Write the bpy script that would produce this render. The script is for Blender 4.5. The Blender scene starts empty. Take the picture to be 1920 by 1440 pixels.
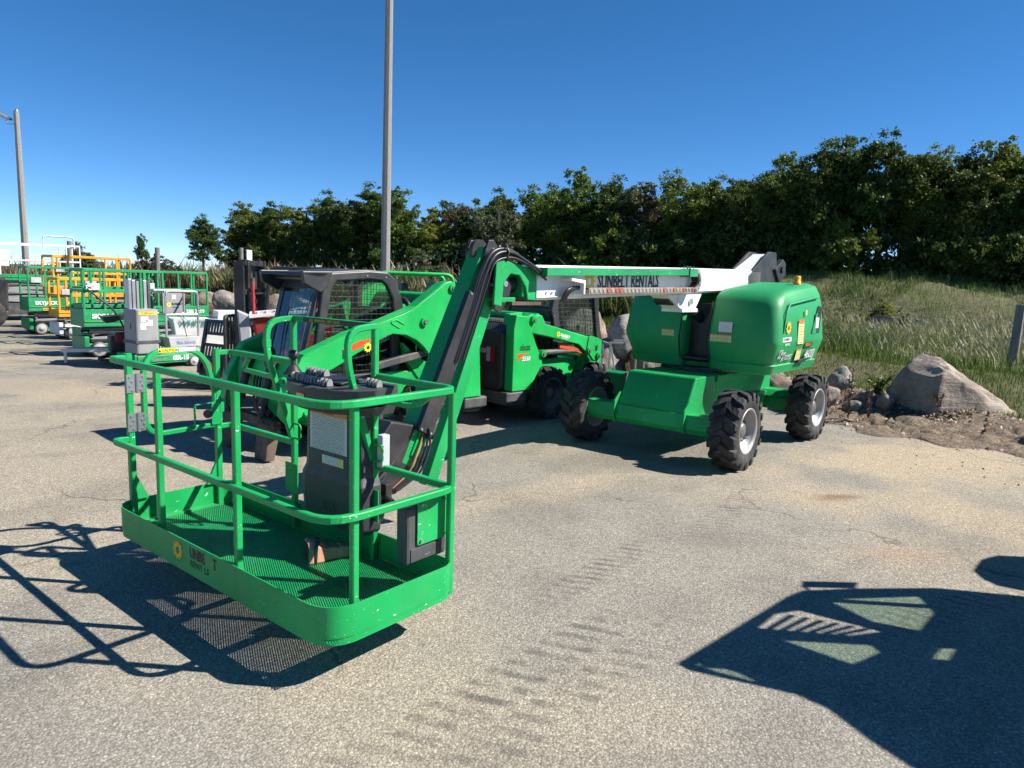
import bpy, bmesh, math, random
import numpy as np
from mathutils import Vector, Matrix, noise
random.seed(7); RNG = np.random.default_rng(7)
S = bpy.context.scene; COL = S.collection
R = math.radians
# ------------------------------------------------------------------ camera
cam = bpy.data.objects.new('camera', bpy.data.cameras.new('camera')); COL.objects.link(cam); S.camera = cam
cam.data.sensor_fit = 'HORIZONTAL'; cam.data.sensor_width = 36.0; cam.data.lens = 24.95
cam.data.clip_start = 0.05; cam.data.clip_end = 1500
def set_camera(pitch, roll, height):
    f = Vector((0, math.cos(pitch), -math.sin(pitch))); r0 = Vector((1, 0, 0)); u0 = r0.cross(f)
    r = r0 * math.cos(roll) + u0 * math.sin(roll); u = -r0 * math.sin(roll) + u0 * math.cos(roll)
    m = Matrix((r, u, -f)).transposed().to_4x4(); m.translation = Vector((0, 0, height)); cam.matrix_world = m
set_camera(R(8.25), R(2.0), 2.0)
# ------------------------------------------------------------------ sky and sun
SUN_AZ, SUN_EL = R(93.9), R(43.0)
W = bpy.data.worlds.new('World'); S.world = W; W.use_nodes = True
wn = W.node_tree.nodes; wl = W.node_tree.links
bg = wn['Background']; sky = wn.new('ShaderNodeTexSky'); sky.sky_type = 'NISHITA'; sky.sun_disc = False
sky.sun_elevation = SUN_EL; sky.sun_rotation = SUN_AZ
sky.altitude = 1500; sky.air_density = 0.6; sky.dust_density = 0.0; sky.ozone_density = 4.0
hs = wn.new('ShaderNodeHueSaturation'); hs.inputs['Saturation'].default_value = 1.24
wl.new(sky.outputs[0], hs.inputs['Color']); gm = wn.new('ShaderNodeGamma'); gm.inputs[1].default_value = 0.92; wl.new(hs.outputs[0], gm.inputs[0]); wl.new(gm.outputs[0], bg.inputs['Color'])
bg.inputs['Strength'].default_value = 0.10
sl = bpy.data.lights.new('sun', 'SUN'); sl.energy = 5.0; sl.angle = R(0.53); sl.color = (1.0, 0.95, 0.87)
so = bpy.data.objects.new('sun', sl); COL.objects.link(so); so.location = (20, 0, 30)
SUN = Vector((math.sin(SUN_AZ) * math.cos(SUN_EL), math.cos(SUN_AZ) * math.cos(SUN_EL), math.sin(SUN_EL)))
so.rotation_euler = SUN.to_track_quat('Z', 'Y').to_euler()
vs = S.view_settings; vs.view_transform = 'Standard'; vs.look = 'None'; vs.exposure = 0.95; vs.gamma = 1.0
vs.use_curve_mapping = False
S.cycles.use_denoising = True; S.cycles.use_adaptive_sampling = True; S.cycles.adaptive_threshold = 0.02; S.cycles.adaptive_min_samples = 12; S.cycles.max_bounces = 6; S.cycles.diffuse_bounces = 3; S.cycles.glossy_bounces = 3; S.cycles.transmission_bounces = 4; S.cycles.transparent_max_bounces = 16
S.cycles.sample_clamp_indirect = 6.0

# ------------------------------------------------------------------ mesh helpers
class MB:
    """collects pieces and links them as one mesh object"""
    def __init__(s): s.v = []; s.f = []; s.sm = []
    def add(s, vs, fs, smooth=False):
        o = len(s.v); s.v += [tuple(map(float, q)) for q in vs]
        for f in fs: s.f.append([o + i for i in f]); s.sm.append(smooth)
        return s
    def box(s, x0, x1, y0, y1, z0, z1):
        return s.add([(x0,y0,z0),(x1,y0,z0),(x1,y1,z0),(x0,y1,z0),(x0,y0,z1),(x1,y0,z1),(x1,y1,z1),(x0,y1,z1)],
                     [(0,3,2,1),(4,5,6,7),(0,1,5,4),(1,2,6,5),(2,3,7,6),(3,0,4,7)])
    def obox(s, c, ux, uy, uz, dx, dy, dz):
        c, ux, uy, uz = Vector(c), Vector(ux), Vector(uy), Vector(uz); p = []
        for k in (-.5, .5):
            for j, i in ((-.5,-.5),(-.5,.5),(.5,.5),(.5,-.5)): p.append(c + ux*(i*dx) + uy*(j*dy) + uz*(k*dz))
        return s.add(p, [(0,3,2,1),(4,5,6,7),(0,1,5,4),(1,2,6,5),(2,3,7,6),(3,0,4,7)])
    def prism(s, poly, axis, t0, t1):
        def P(q, t): return (t, q[0], q[1]) if axis == 'x' else ((q[0], t, q[1]) if axis == 'y' else (q[0], q[1], t))
        n = len(poly)
        return s.add([P(q, t0) for q in poly] + [P(q, t1) for q in poly],
                     [tuple(range(n))[::-1], tuple(range(n, 2*n))] + [(i, (i+1) % n, n + (i+1) % n, n + i) for i in range(n)])
    def loft(s, rings, cap=True, smooth=False):
        n = len(rings[0]); vs = [q for r in rings for q in r]; fs = []
        for k in range(len(rings)-1):
            for i in range(n): fs.append((k*n+i, k*n+(i+1)%n, (k+1)*n+(i+1)%n, (k+1)*n+i))
        s.add(vs, fs, smooth)
        if cap:
            s.add(rings[0], [tuple(range(n))[::-1]]); s.add(rings[-1], [tuple(range(n))])
        return s
    def sweep(s, pts, sec, up=(0,0,1), closed=False, smooth=False):
        pts = [Vector(q) for q in pts]; n = len(pts); rings = []
        for i in range(n):
            a = pts[i-1] if (i > 0 or closed) else pts[i]; b = pts[(i+1) % n] if (i < n-1 or closed) else pts[i]
            t = (b - a).normalized(); d1 = (pts[i]-a).normalized() if a != pts[i] else t
            side = t.cross(Vector(up))
            if side.length < 1e-3: side = t.cross(Vector((1, 0, 0.01)))
            side.normalize(); u = side.cross(t).normalized()
            k = max(0.35, t.dot(d1)) if d1.length else 1.0
            rings.append([pts[i] + side*(q[0]/k) + u*q[1] for q in sec])
        if closed:
            m = len(sec); vs = [q for r in rings for q in r]
            fs = [(k*m+i, k*m+(i+1)%m, ((k+1)%n)*m+(i+1)%m, ((k+1)%n)*m+i) for k in range(n) for i in range(m)]
            return s.add(vs, fs, smooth)
        return s.loft(rings, True, smooth)
    def sq(s, pts, w, h, up=(0,0,1), closed=False):
        c = min(w, h)*0.14; a, b = w/2, h/2
        return s.sweep(pts, [(-a+c,-b),(a-c,-b),(a,-b+c),(a,b-c),(a-c,b),(-a+c,b),(-a,b-c),(-a,-b+c)], up, closed)
    def tube(s, pts, r, n=8, closed=False):
        return s.sweep(pts, [(r*math.cos(2*math.pi*i/n), r*math.sin(2*math.pi*i/n)) for i in range(n)], (0.03,0.02,1), closed, True)
    def cyl(s, p0, p1, r, n=16, r2=None):
        p0, p1 = Vector(p0), Vector(p1); t = (p1-p0).normalized(); a = t.orthogonal().normalized(); b = t.cross(a)
        r2 = r if r2 is None else r2
        return s.loft([[p0 + (a*math.cos(k)+b*math.sin(k))*r for k in [2*math.pi*i/n for i in range(n)]],
                       [p1 + (a*math.cos(k)+b*math.sin(k))*r2 for k in [2*math.pi*i/n for i in range(n)]]], True, True)
    def lathe(s, prof, n=32, axis='y', c=(0,0,0), smooth=True):
        rings = []
        for i in range(n):
            k = 2*math.pi*i/n; ring = []
            for (r, t) in prof:
                q = (r*math.cos(k), t, r*math.sin(k)) if axis == 'y' else ((r*math.cos(k), r*math.sin(k), t) if axis == 'z' else (t, r*math.cos(k), r*math.sin(k)))
                ring.append((q[0]+c[0], q[1]+c[1], q[2]+c[2]))
            rings.append(ring)
        m = len(prof); vs = [q for r in rings for q in r]
        return s.add(vs, [(k*m+i, k*m+i+1, ((k+1)%n)*m+i+1, ((k+1)%n)*m+i) for k in range(n) for i in range(m-1)], smooth)
    def build(s, name, mat, parent=None, bevel=0.0, seg=2, recalc=True):
        me = bpy.data.meshes.new(name); me.from_pydata(s.v, [], s.f)
        me.polygons.foreach_set('use_smooth', s.sm)
        if recalc:
            bm = bmesh.new(); bm.from_mesh(me); bmesh.ops.recalc_face_normals(bm, faces=bm.faces); bm.to_mesh(me); bm.free()
        me.update(); o = link(name, me, mat, parent)
        if bevel:
            b = o.modifiers.new('edge', 'BEVEL'); b.width = bevel; b.segments = seg; b.limit_method = 'ANGLE'; b.angle_limit = R(30)
            b.use_clamp_overlap = True; b.harden_normals = False
        return o
def link(name, me, mat, parent=None):
    o = bpy.data.objects.new(name, me); COL.objects.link(o)
    if mat is not None and len(me.materials) == 0: me.materials.append(mat)
    if parent is not None: o.parent = parent
    return o
def tag(o, label=None, cat=None, group=None, kind=None):
    for k, v in (('label', label), ('category', cat), ('group', group), ('kind', kind)):
        if v: o[k] = v
    return o
def thing(name, label, cat, loc=(0,0,0), rz=0.0, group=None):
    o = bpy.data.objects.new(name, None); COL.objects.link(o); o.location = loc; o.rotation_euler = (0, 0, rz)
    o.empty_display_size = 0.2
    return tag(o, label, cat, group)
def dup(o, parent, loc=None, rot=None, scale=None):
    c = o.copy(); COL.objects.link(c); c.parent = parent
    if loc is not None: c.location = loc
    if rot is not None: c.rotation_euler = rot
    if scale is not None: c.scale = scale
    for ch in list(o.children): dup(ch, c)
    return c
def fillet(pts, r, n=5, closed=False):
    """round the corners of a polyline"""
    P = [Vector(q) for q in pts]; out = []; N = len(P)
    for i in range(N):
        if not closed and i in (0, N-1): out.append(P[i]); continue
        a, b, c = P[i-1], P[i], P[(i+1) % N]; rr = r[i] if isinstance(r, (list, tuple)) else r
        if rr <= 0: out.append(b); continue
        u, v = (a-b).normalized(), (c-b).normalized(); d = min(rr, (a-b).length*.48, (c-b).length*.48)
        p0, p1 = b+u*d, b+v*d
        for k in range(n+1):
            t = k/n; out.append(p0*(1-t)**2 + b*2*t*(1-t) + p1*t*t)
    return out
def arc(cx, cy, r, a0, a1, n):
    return [(cx + r*math.cos(R(a0+(a1-a0)*i/n)), cy + r*math.sin(R(a0+(a1-a0)*i/n))) for i in range(n+1)]
def rrect(x0, x1, y0, y1, r, n=4):
    return arc(x1-r, y0+r, r, -90, 0, n) + arc(x1-r, y1-r, r, 0, 90, n) + arc(x0+r, y1-r, r, 90, 180, n) + arc(x0+r, y0+r, r, 180, 270, n)
def frame_m(origin, right, up):
    r = Vector(right).normalized(); u = Vector(up); u = (u - r*u.dot(r)).normalized(); n = r.cross(u)
    m = Matrix((r, u, n)).transposed().to_4x4(); m.translation = Vector(origin); return m
def lettering(parent, body, origin, right, up, size, mat, align='LEFT', sx=1.0, shear=0.0, name='lettering', bold=0.0):
    c = bpy.data.curves.new(name, 'FONT'); c.body = body; c.size = size; c.extrude = 0.0006; c.align_x = align; c.resolution_u = 2
    c.shear = shear; c.offset = bold; c.space_character = 1.0
    f = bpy.data.objects.new('font', c); COL.objects.link(f); me = bpy.data.meshes.new_from_object(f.evaluated_get(bpy.context.evaluated_depsgraph_get()) if False else f)
    me.name = name; bpy.data.objects.remove(f); bpy.data.curves.remove(c); me.materials.clear(); o = link(name, me, mat, parent)
    m = frame_m(origin, right, up); o.matrix_local = m @ Matrix.Diagonal((sx, 1, 1, 1)); return o
def decal(parent, origin, right, up, w, h, mat, name='sticker', t=0.0014):
    b = MB().box(-w/2, w/2, -h/2, h/2, 0, t); o = b.build(name, mat, parent); o.matrix_local = frame_m(origin, right, up); return o
def sun_emblem(parent, origin, right, up, r, mat, name='emblem', teeth=10, t=0.0015):
    n = teeth*2; vs = []; fs = []
    for k in range(teeth):
        a = 2*math.pi*k/teeth; a2 = 2*math.pi*(k+.72)/teeth
        for (ang, ro) in ((a, r), (a2, r*.68)): vs += [(ro*math.cos(ang), ro*math.sin(ang), t), (r*.36*math.cos(ang), r*.36*math.sin(ang), t)]
    for i in range(n): j = (i+1) % n; fs.append((2*i, 2*j, 2*j+1, 2*i+1))
    o = MB().add(vs, fs).build(name, mat, parent, recalc=False); o.matrix_local = frame_m(origin, right, up); return o
def arr_mesh(name, verts, faces_tri, mat, parent=None, smooth=False):
    me = bpy.data.meshes.new(name); nv, nf = len(verts), len(faces_tri)
    k = faces_tri.shape[1]
    me.vertices.add(nv); me.vertices.foreach_set('co', np.asarray(verts, np.float32).ravel())
    me.loops.add(nf*k); me.loops.foreach_set('vertex_index', faces_tri.astype(np.int32).ravel())
    me.polygons.add(nf); me.polygons.foreach_set('loop_start', np.arange(0, nf*k, k, dtype=np.int32))
    me.polygons.foreach_set('loop_total', np.full(nf, k, np.int32))
    if smooth: me.polygons.foreach_set('use_smooth', np.ones(nf, bool))
    me.update(calc_edges=True); me.validate(); return link(name, me, mat, parent)

# ------------------------------------------------------------------ materials
def srgb(r, g, b):
    f = lambda c: ((c/255+.055)/1.055)**2.4 if c > 10 else c/255/12.92
    return (f(r), f(g), f(b), 1)
class NT:
    def __init__(s, name):
        s.m = bpy.data.materials.new(name); s.m.use_nodes = True; s.t = s.m.node_tree; s.p = s.t.nodes['Principled BSDF']
    def n(s, typ, **kw):
        x = s.t.nodes.new('ShaderNode'+typ)
        for k, v in kw.items():
            if k in x.inputs: x.inputs[k].default_value = v
            else: setattr(x, k, v)
        return x
    def l(s, a, b): s.t.links.new(a, b)
    def coord(s, kind='Object', scale=None):
        c = s.n('TexCoord').outputs[kind]
        if scale is None: return c
        m = s.n('Mapping'); m.inputs['Scale'].default_value = scale if isinstance(scale, tuple) else (scale,)*3
        s.l(c, m.inputs[0]); return m.outputs[0]
    def noise(s, co, scale, detail=4, rough=.55):
        x = s.n('TexNoise'); x.inputs['Scale'].default_value = scale; x.inputs['Detail'].default_value = detail; x.inputs['Roughness'].default_value = rough
        s.l(co, x.inputs['Vector']); return x.outputs['Fac']
    def ramp(s, fac, stops):
        x = s.n('ValToRGB'); e = x.color_ramp.elements
        while len(e) < len(stops): e.new(.5)
        for el, (p, c) in zip(e, stops): el.position = p; el.color = c if len(c) == 4 else (*c, 1)
        s.l(fac, x.inputs[0]); return x.outputs[0]
    def step(s, fac, a, b): return s.ramp(fac, [(a, (0,0,0)), (b, (1,1,1))])
    def mix(s, fac, a, b, mode='MIX'):
        x = s.n('Mix', data_type='RGBA', blend_type=mode)
        for sock, v in ((x.inputs[0], fac), (x.inputs[6], a), (x.inputs[7], b)):
            if hasattr(v, 'is_linked'): s.l(v, sock)
            else: sock.default_value = v
        return x.outputs[2]
    def math(s, op, a, b=0.5):
        x = s.n('Math', operation=op)
        for sock, v in ((x.inputs[0], a), (x.inputs[1], b)):
            if hasattr(v, 'is_linked'): s.l(v, sock)
            else: sock.default_value = v
        return x.outputs[0]
    def bump(s, h, strength=.2, dist=.01):
        b = s.n('Bump'); b.inputs['Strength'].default_value = strength; b.inputs['Distance'].default_value = dist
        s.l(h, b.inputs['Height']); s.l(b.outputs[0], s.p.inputs['Normal'])
    def base(s, c):
        if hasattr(c, 'is_linked'): s.l(c, s.p.inputs['Base Color'])
        else: s.p.inputs['Base Color'].default_value = c
    def set(s, **kw):
        for k, v in kw.items():
            i = s.p.inputs[k.replace('_', ' ')]
            if hasattr(v, 'is_linked'): s.l(v, i)
            else: i.default_value = v
        return s.m
def paint(name, col, rough=.38, chips=.0, dust=.25, dustcol=(.36,.33,.27,1), metal=0.0, chipcol=(.62,.75,.66,1), scale=1.0, coat=0.0, spec=.5):
    k = NT(name); co = k.coord('Object')
    big = k.noise(co, 1.3*scale, 3); fine = k.noise(co, 38*scale, 1)
    dark = tuple(c*.72 for c in col[:3])+(1,); lite = tuple(min(1, c*1.14+.006) for c in col[:3])+(1,)
    c = k.mix(k.step(big, .3, .72), dark, lite)
    c = k.mix(k.math('MULTIPLY', k.step(k.noise(co, 3.1*scale, 5, .7), .46, .8), dust), c, dustcol)
    sm = k.n('Mapping'); sm.inputs['Scale'].default_value = (7, 7, .9); k.l(co, sm.inputs[0])
    c = k.mix(k.math('MULTIPLY', k.step(k.noise(sm.outputs[0], 1.4*scale, 3, .6), .5, .78), .30), c, tuple(x*.55+.01 for x in col[:3])+(1,))
    if chips:
        ch = k.step(k.noise(co, 85*scale, 2, .5), .735-chips*.06, .755-chips*.06)
        sc = k.n('Mapping'); sc.inputs['Scale'].default_value = (14, 190, 30); sc.inputs['Rotation'].default_value = (.4, .7, .3); k.l(co, sc.inputs[0])
        scr = k.step(k.noise(sc.outputs[0], 1.6*scale, 2), .70, .73)
        c = k.mix(k.math('MULTIPLY', k.math('MAXIMUM', ch, scr), .75), c, chipcol)
    k.base(c); rr = k.n('MapRange'); rr.inputs[3].default_value = max(.05, rough-.1); rr.inputs[4].default_value = min(1, rough+.22); k.l(big, rr.inputs[0])
    k.set(Roughness=rr.outputs[0], Metallic=metal); k.p.inputs['Coat Weight'].default_value = coat; k.p.inputs['Specular IOR Level'].default_value = spec
    k.bump(fine, .06, .004); return k.m
def flat(name, col, rough=.5, metal=0.0, var=.15):
    k = NT(name); co = k.coord('Object'); nz = k.noise(co, 9, 5)
    k.base(k.mix(nz, tuple(c*(1-var) for c in col[:3])+(1,), tuple(min(1, c*(1+var)) for c in col[:3])+(1,)))
    return k.set(Roughness=rough, Metallic=metal)
def print_label(name, paper, ink, rows=14, head=None, amount=.5, cols=1):
    """sticker with lines of small print, flat on the sheet"""
    k = NT(name); g = k.n('TexCoord').outputs['Generated']; sp = k.n('SeparateXYZ'); k.l(g, sp.inputs[0])
    row = k.math('FRACT', k.math('MULTIPLY', sp.outputs[1], rows)); line = k.math('MULTIPLY', k.math('GREATER_THAN', row, .3), k.math('LESS_THAN', row, .72))
    mp = k.n('Mapping'); mp.inputs['Scale'].default_value = (46*cols, rows*1.0, 1); k.l(g, mp.inputs[0])
    wd = k.math('GREATER_THAN', k.noise(mp.outputs[0], 1.0, 1), 1-amount)
    inx = k.math('MULTIPLY', k.math('GREATER_THAN', sp.outputs[0], .06), k.math('LESS_THAN', sp.outputs[0], .94))
    c = k.mix(k.math('MULTIPLY', k.math('MULTIPLY', line, wd), inx), paper, ink)
    if head:
        y0, hc = head[0], head[-1]; y1 = head[1] if len(head) > 2 else 2.0; c = k.mix(k.math('MULTIPLY', k.math('GREATER_THAN', sp.outputs[1], y0), k.math('LESS_THAN', sp.outputs[1], y1)), c, hc)
    k.base(c); return k.set(Roughness=.45)
M = {}
GREEN = (.002, .33, .080, 1)
M['green'] = paint('green paint', GREEN, .40, chips=.05, dust=.07, coat=.0, spec=.4)
M['green2'] = paint('bright green paint', (.003, .42, .085, 1), .42, chips=.15, dust=.08, chipcol=(.02,.05,.03,1), coat=.0, spec=.4)
M['green3'] = paint('lift green paint', (.006, .27, .085, 1), .42, chips=.1, dust=.12)
M['hood'] = paint('moulded green hood', (.005, .30, .085, 1), .50, chips=0, dust=.08, scale=.6)
M['greenmesh'] = paint('worn green tread', (.005, .29, .09, 1), .4, chips=.5, dust=.12)
M['white'] = paint('white paint', (.80, .80, .78, 1), .4, chips=0, dust=.10)
M['whiterail'] = paint('white rail paint', (.74, .75, .74, 1), .45, dust=.15)
M['yellow'] = paint('yellow orange paint', (.72, .33, .012, 1), .42, chips=.0, dust=.12)
M['grey'] = paint('grey paint', (.27, .28, .29, 1), .5, dust=.12)
M['lgrey'] = paint('pale grey panel', (.42, .43, .44, 1), .5, dust=.1)
M['aluminium'] = paint('dull aluminium', (.55, .56, .57, 1), .38, metal=.75, dust=.1)
M['zinc'] = paint('zinc plate', (.50, .51, .52, 1), .36, metal=.85, dust=.12)
M['steel'] = paint('worn steel', (.23, .21, .19, 1), .48, metal=.6, dust=.3)
M['chrome'] = flat('chrome rod', (.75, .75, .75, 1), .18, 1.0, .05)
M['rust'] = paint('rusty steel', (.10, .062, .042, 1), .7, metal=.3, dust=.4)
M['black'] = paint('black metal', (.016, .016, .018, 1), .42, dust=.16)
M['cab'] = paint('black cab paint', (.024, .026, .030, 1), .42, dust=.12, chips=.0)
M['console'] = paint('charcoal plastic', (.040, .044, .048, 1), .48, dust=.14, chips=.12, chipcol=(.3,.3,.3,1))
M['dgrey'] = paint('dark grey steel', (.055, .056, .06, 1), .5, dust=.35)
M['rubber'] = paint('dusty rubber', (.018, .018, .019, 1), .72, dust=.5, dustcol=(.16,.15,.13,1), scale=1.6)
M['hose'] = flat('hydraulic hose', (.018, .018, .02, 1), .38)
M['tan_hose'] = flat('tan hose', (.33, .17, .08, 1), .5)
M['rim'] = paint('silver rim', (.33, .33, .33, 1), .45, metal=.5, dust=.45)
M['wrim'] = paint('grey tyre', (.34, .34, .34, 1), .7, dust=.35)
M['red'] = paint('red paint', (.42, .018, .014, 1), .45, dust=.2)
M['orange'] = flat('orange sticker', (.75, .075, .02, 1), .4)
M['pink'] = paint('faded orange plastic', (.62, .27, .17, 1), .6, dust=.25, chips=.0)
M['yel'] = flat('emblem yellow', (.80, .62, .02, 1), .45)
M['amber'] = flat('emblem amber', (.72, .44, .02, 1), .5)
M['ink'] = flat('black lettering', (.010, .010, .010, 1), .5)
M['winkl'] = flat('white lettering', (.80, .80, .80, 1), .5)
M['wornink'] = flat('worn brown lettering', (.055, .03, .022, 1), .6)
M['sticker_w'] = print_label('printed white sticker', (.66,.67,.66,1), (.10,.10,.11,1), 12)
M['sticker_warn'] = print_label('printed warning sheet', (.52,.54,.54,1), (.16,.17,.18,1), 30, (.78, .88, (.62,.22,.05,1)), .58)
M['sticker_y'] = print_label('printed yellow sticker', (.68,.58,.26,1), (.12,.09,.03,1), 9, (.86, (.50,.16,.05,1)))
M['sticker_n'] = print_label('asset number sticker', (.78,.52,.02,1), (.02,.02,.02,1), 1, None, .62)
M['caution'] = flat('caution yellow', (.80, .62, .04, 1), .45)
M['brown_plate'] = flat('number plate', (.10, .055, .02, 1), .45)
M['amberlens'] = flat('amber lens', (.75, .30, .01, 1), .2)
M['redlens'] = flat('red lens', (.28, .012, .012, 1), .2)
M['seat'] = flat('vinyl seat', (.02, .02, .022, 1), .5)
k = NT('tinted glass'); k.base((.60, .72, .66, 1)); k.set(Roughness=.03); k.p.inputs['Transmission Weight'].default_value = 1.0; k.p.inputs['IOR'].default_value = 1.04
k.p.inputs['Specular IOR Level'].default_value = .9
def thin_glass(name, tint, refl=.12):
    k = NT(name); t = k.t; t.nodes.remove(k.p); tr = k.n('BsdfTransparent'); tr.inputs[0].default_value = tint
    gl = k.n('BsdfGlossy'); gl.inputs['Roughness'].default_value = .03; lw = k.n('LayerWeight'); lw.inputs['Blend'].default_value = .5
    mx = k.n('MixShader'); k.l(k.math('ADD', k.math('MULTIPLY', k.math('POWER', lw.outputs['Facing'], 4.0), .55), .03+refl*.15), mx.inputs[0]); k.l(tr.outputs[0], mx.inputs[1]); k.l(gl.outputs[0], mx.inputs[2])
    k.l(mx.outputs[0], t.nodes['Material Output'].inputs[0]); return k.m
M['glass'] = thin_glass('cab glass', (.82, .90, .86, 1))
M['glass_green'] = thin_glass('green light patch glass', (.72, .84, .76, 1))  # tints the light patches inside the unseen loader's shadow
M['glass_blue'] = thin_glass('door glass', (.60, .72, .80, 1), .5)
def make_ground():
    k = NT('bleached asphalt'); co = k.coord('Object')
    v = k.n('TexVoronoi'); v.inputs['Scale'].default_value = 88; k.l(co, v.inputs['Vector'])
    v2 = k.n('TexVoronoi'); v2.inputs['Scale'].default_value = 190; k.l(co, v2.inputs['Vector'])
    sr = k.ramp(v.outputs['Color'], [(0, (.40,.40,.40)), (.45, (.80,.80,.80)), (.75, (1.15,1.15,1.15)), (.93, (1.75,1.76,1.78)), (1, (2.4,2.45,2.5))])
    s2 = k.ramp(v2.outputs['Color'], [(0, (.55,.55,.55)), (.6, (1,1,1)), (1, (1.6,1.6,1.62))])
    at = k.n('Attribute', attribute_name='stain').outputs['Color']
    c = k.mix(1.0, at, k.mix(.42, sr, s2), 'MULTIPLY')
    c = k.mix(k.math('MULTIPLY', k.step(v.outputs['Distance'], .42, .75), .45), c, (.075,.070,.062,1))
    mid = k.noise(co, 1.1, 2, .6)
    def tracks(x, y, rot, w, L, pitch, amt):
        nonlocal c
        m = k.n('Mapping', vector_type='TEXTURE'); m.inputs['Location'].default_value = (x, y, 0); m.inputs['Rotation'].default_value = (0, 0, R(rot)); k.l(co, m.inputs[0])
        sp = k.n('SeparateXYZ'); k.l(m.outputs[0], sp.inputs[0]); ax = k.math('ABSOLUTE', sp.outputs[0]); ay = k.math('ABSOLUTE', sp.outputs[1])
        inb = k.math('MULTIPLY', k.ramp(k.math('DIVIDE', ax, L), [(.5,(1,1,1)),(1,(0,0,0))]), k.ramp(k.math('DIVIDE', ay, w), [(.7,(1,1,1)),(1,(0,0,0))]))
        ph = k.math('FRACT', k.math('DIVIDE', k.math('ADD', sp.outputs[0], k.math('MULTIPLY', sp.outputs[1], .45)), pitch))
        lug = k.ramp(ph, [(.05,(0,0,0)),(.2,(1,1,1)),(.5,(1,1,1)),(.65,(0,0,0))])
        f = k.math('MULTIPLY', k.math('MULTIPLY', inb, lug), k.math('MULTIPLY', k.step(k.noise(co, 5.0, 3, .7), .36, .62), amt)); c = k.mix(f, c, (.075,.070,.064,1))
    tracks(.72, 4.85, 52, .13, .9, .10, .75); tracks(1.95, 6.15, 58, .15, .9, .085, .55); tracks(.05, 3.35, 48, .17, 1.3, .14, .72); tracks(.42, 3.30, 48, .14, 1.3, .14, .6); tracks(3.0, 4.4, 25, .16, 1.3, .11, .5)
    wv = k.n('TexVoronoi', feature='DISTANCE_TO_EDGE'); wv.inputs['Scale'].default_value = .26
    wp = k.n('VectorMath', operation='ADD'); nzc = k.n('TexNoise'); nzc.inputs['Scale'].default_value = 1.6; nzc.inputs['Detail'].default_value = 4; k.l(co, nzc.inputs['Vector'])
    sc = k.n('VectorMath', operation='SCALE'); sc.inputs['Scale'].default_value = .9; k.l(nzc.outputs['Color'], sc.inputs[0]); k.l(co, wp.inputs[0]); k.l(sc.outputs[0], wp.inputs[1]); k.l(wp.outputs[0], wv.inputs['Vector'])
    cr = k.math('MULTIPLY', k.ramp(wv.outputs['Distance'], [(0,(1,1,1)),(.0024,(.9,.9,.9)),(.0044,(0,0,0))]), k.step(mid, .46, .56))
    c = k.mix(k.math('MULTIPLY', cr, .7), c, (.06,.056,.05,1))
    k.base(c); k.set(Roughness=.9); k.p.inputs['Specular IOR Level'].default_value = .2
    k.bump(k.math('SUBTRACT', 1.0, v.outputs['Distance']), .55, .006); return k.m
M['asphalt'] = make_ground()
def make_terrain():
    k = NT('grassy soil'); co = k.coord('Object'); a = k.noise(co, .5, 6); b = k.noise(co, 9, 5, .7)
    c = k.mix(k.step(a, .35, .65), (.060,.072,.022,1), (.095,.090,.036,1)); c = k.mix(k.step(b, .45, .75), c, (.13,.10,.055,1))
    k.base(c); k.bump(b, .6, .05); return k.set(Roughness=.95)
M['soil'] = make_terrain()
def make_dirt():
    k = NT('dry litter soil'); co = k.coord('Object'); a = k.noise(co, 3, 8, .7); b = k.noise(co, 30, 5, .7)
    c = k.ramp(k.noise(co, 14, 6, .75), [(.25,(.06,.044,.030)),(.48,(.17,.125,.085)),(.62,(.28,.215,.15)),(.78,(.44,.37,.28))]); c = k.mix(k.math('MULTIPLY', k.step(a,.5,.7), .5), c, (.30,.23,.155,1)); c = k.mix(k.step(b,.55,.68), c, (.05,.036,.026,1))
    k.base(c); k.bump(k.math('ADD', a, b), .9, .04); return k.set(Roughness=.95)
M['dirt'] = make_dirt()
def make_rock(name, c0, c1, c2):
    k = NT(name); co = k.coord('Object'); a = k.noise(co, 1.7, 8, .62); b = k.noise(co, 11, 7, .7); f = k.noise(co, 70, 3)
    mp = k.n('Mapping'); mp.inputs['Scale'].default_value = (1, 1, 5); mp.inputs['Rotation'].default_value = (.5, .6, 0); k.l(co, mp.inputs[0]); st = k.noise(mp.outputs[0], 2.2, 6, .6)
    c = k.ramp(a, [(.3, c0), (.5, c1), (.72, c2)]); c = k.mix(k.math('MULTIPLY', k.step(b, .5, .72), .5), c, tuple(x*.45 for x in c0)+(1,))
    c = k.mix(k.math('MULTIPLY', k.step(st, .55, .7), .45), c, tuple(min(1, x*1.25) for x in c2)+(1,)); c = k.mix(k.math('MULTIPLY', k.step(f,.6,.7),.35), c, (.06,.055,.05,1))
    k.base(c); k.bump(k.math('ADD', k.math('MULTIPLY', b, .8), k.math('ADD', k.math('MULTIPLY', f, .25), st)), .85, .035); return k.set(Roughness=.9)
M['rock'] = make_rock('grey field stone', (.15,.13,.115), (.25,.215,.185), (.38,.34,.30))
M['rock2'] = make_rock('brown field stone', (.12,.085,.062), (.22,.165,.125), (.34,.275,.22))
M['rock3'] = make_rock('pale field stone', (.20,.18,.16), (.32,.29,.255), (.47,.44,.395))
def concrete():
    k = NT('exposed aggregate concrete'); co = k.coord('Object'); a = k.noise(co, 60, 4, .7); b = k.noise(co, 1.5, 5)
    c = k.ramp(a, [(.3,(.10,.095,.088)),(.5,(.25,.24,.225)),(.7,(.42,.405,.38))]); c = k.mix(k.math('MULTIPLY', b, .35), c, (.2,.185,.165,1)); k.base(c); k.bump(a, .4, .01); return k.set(Roughness=.9)
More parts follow.
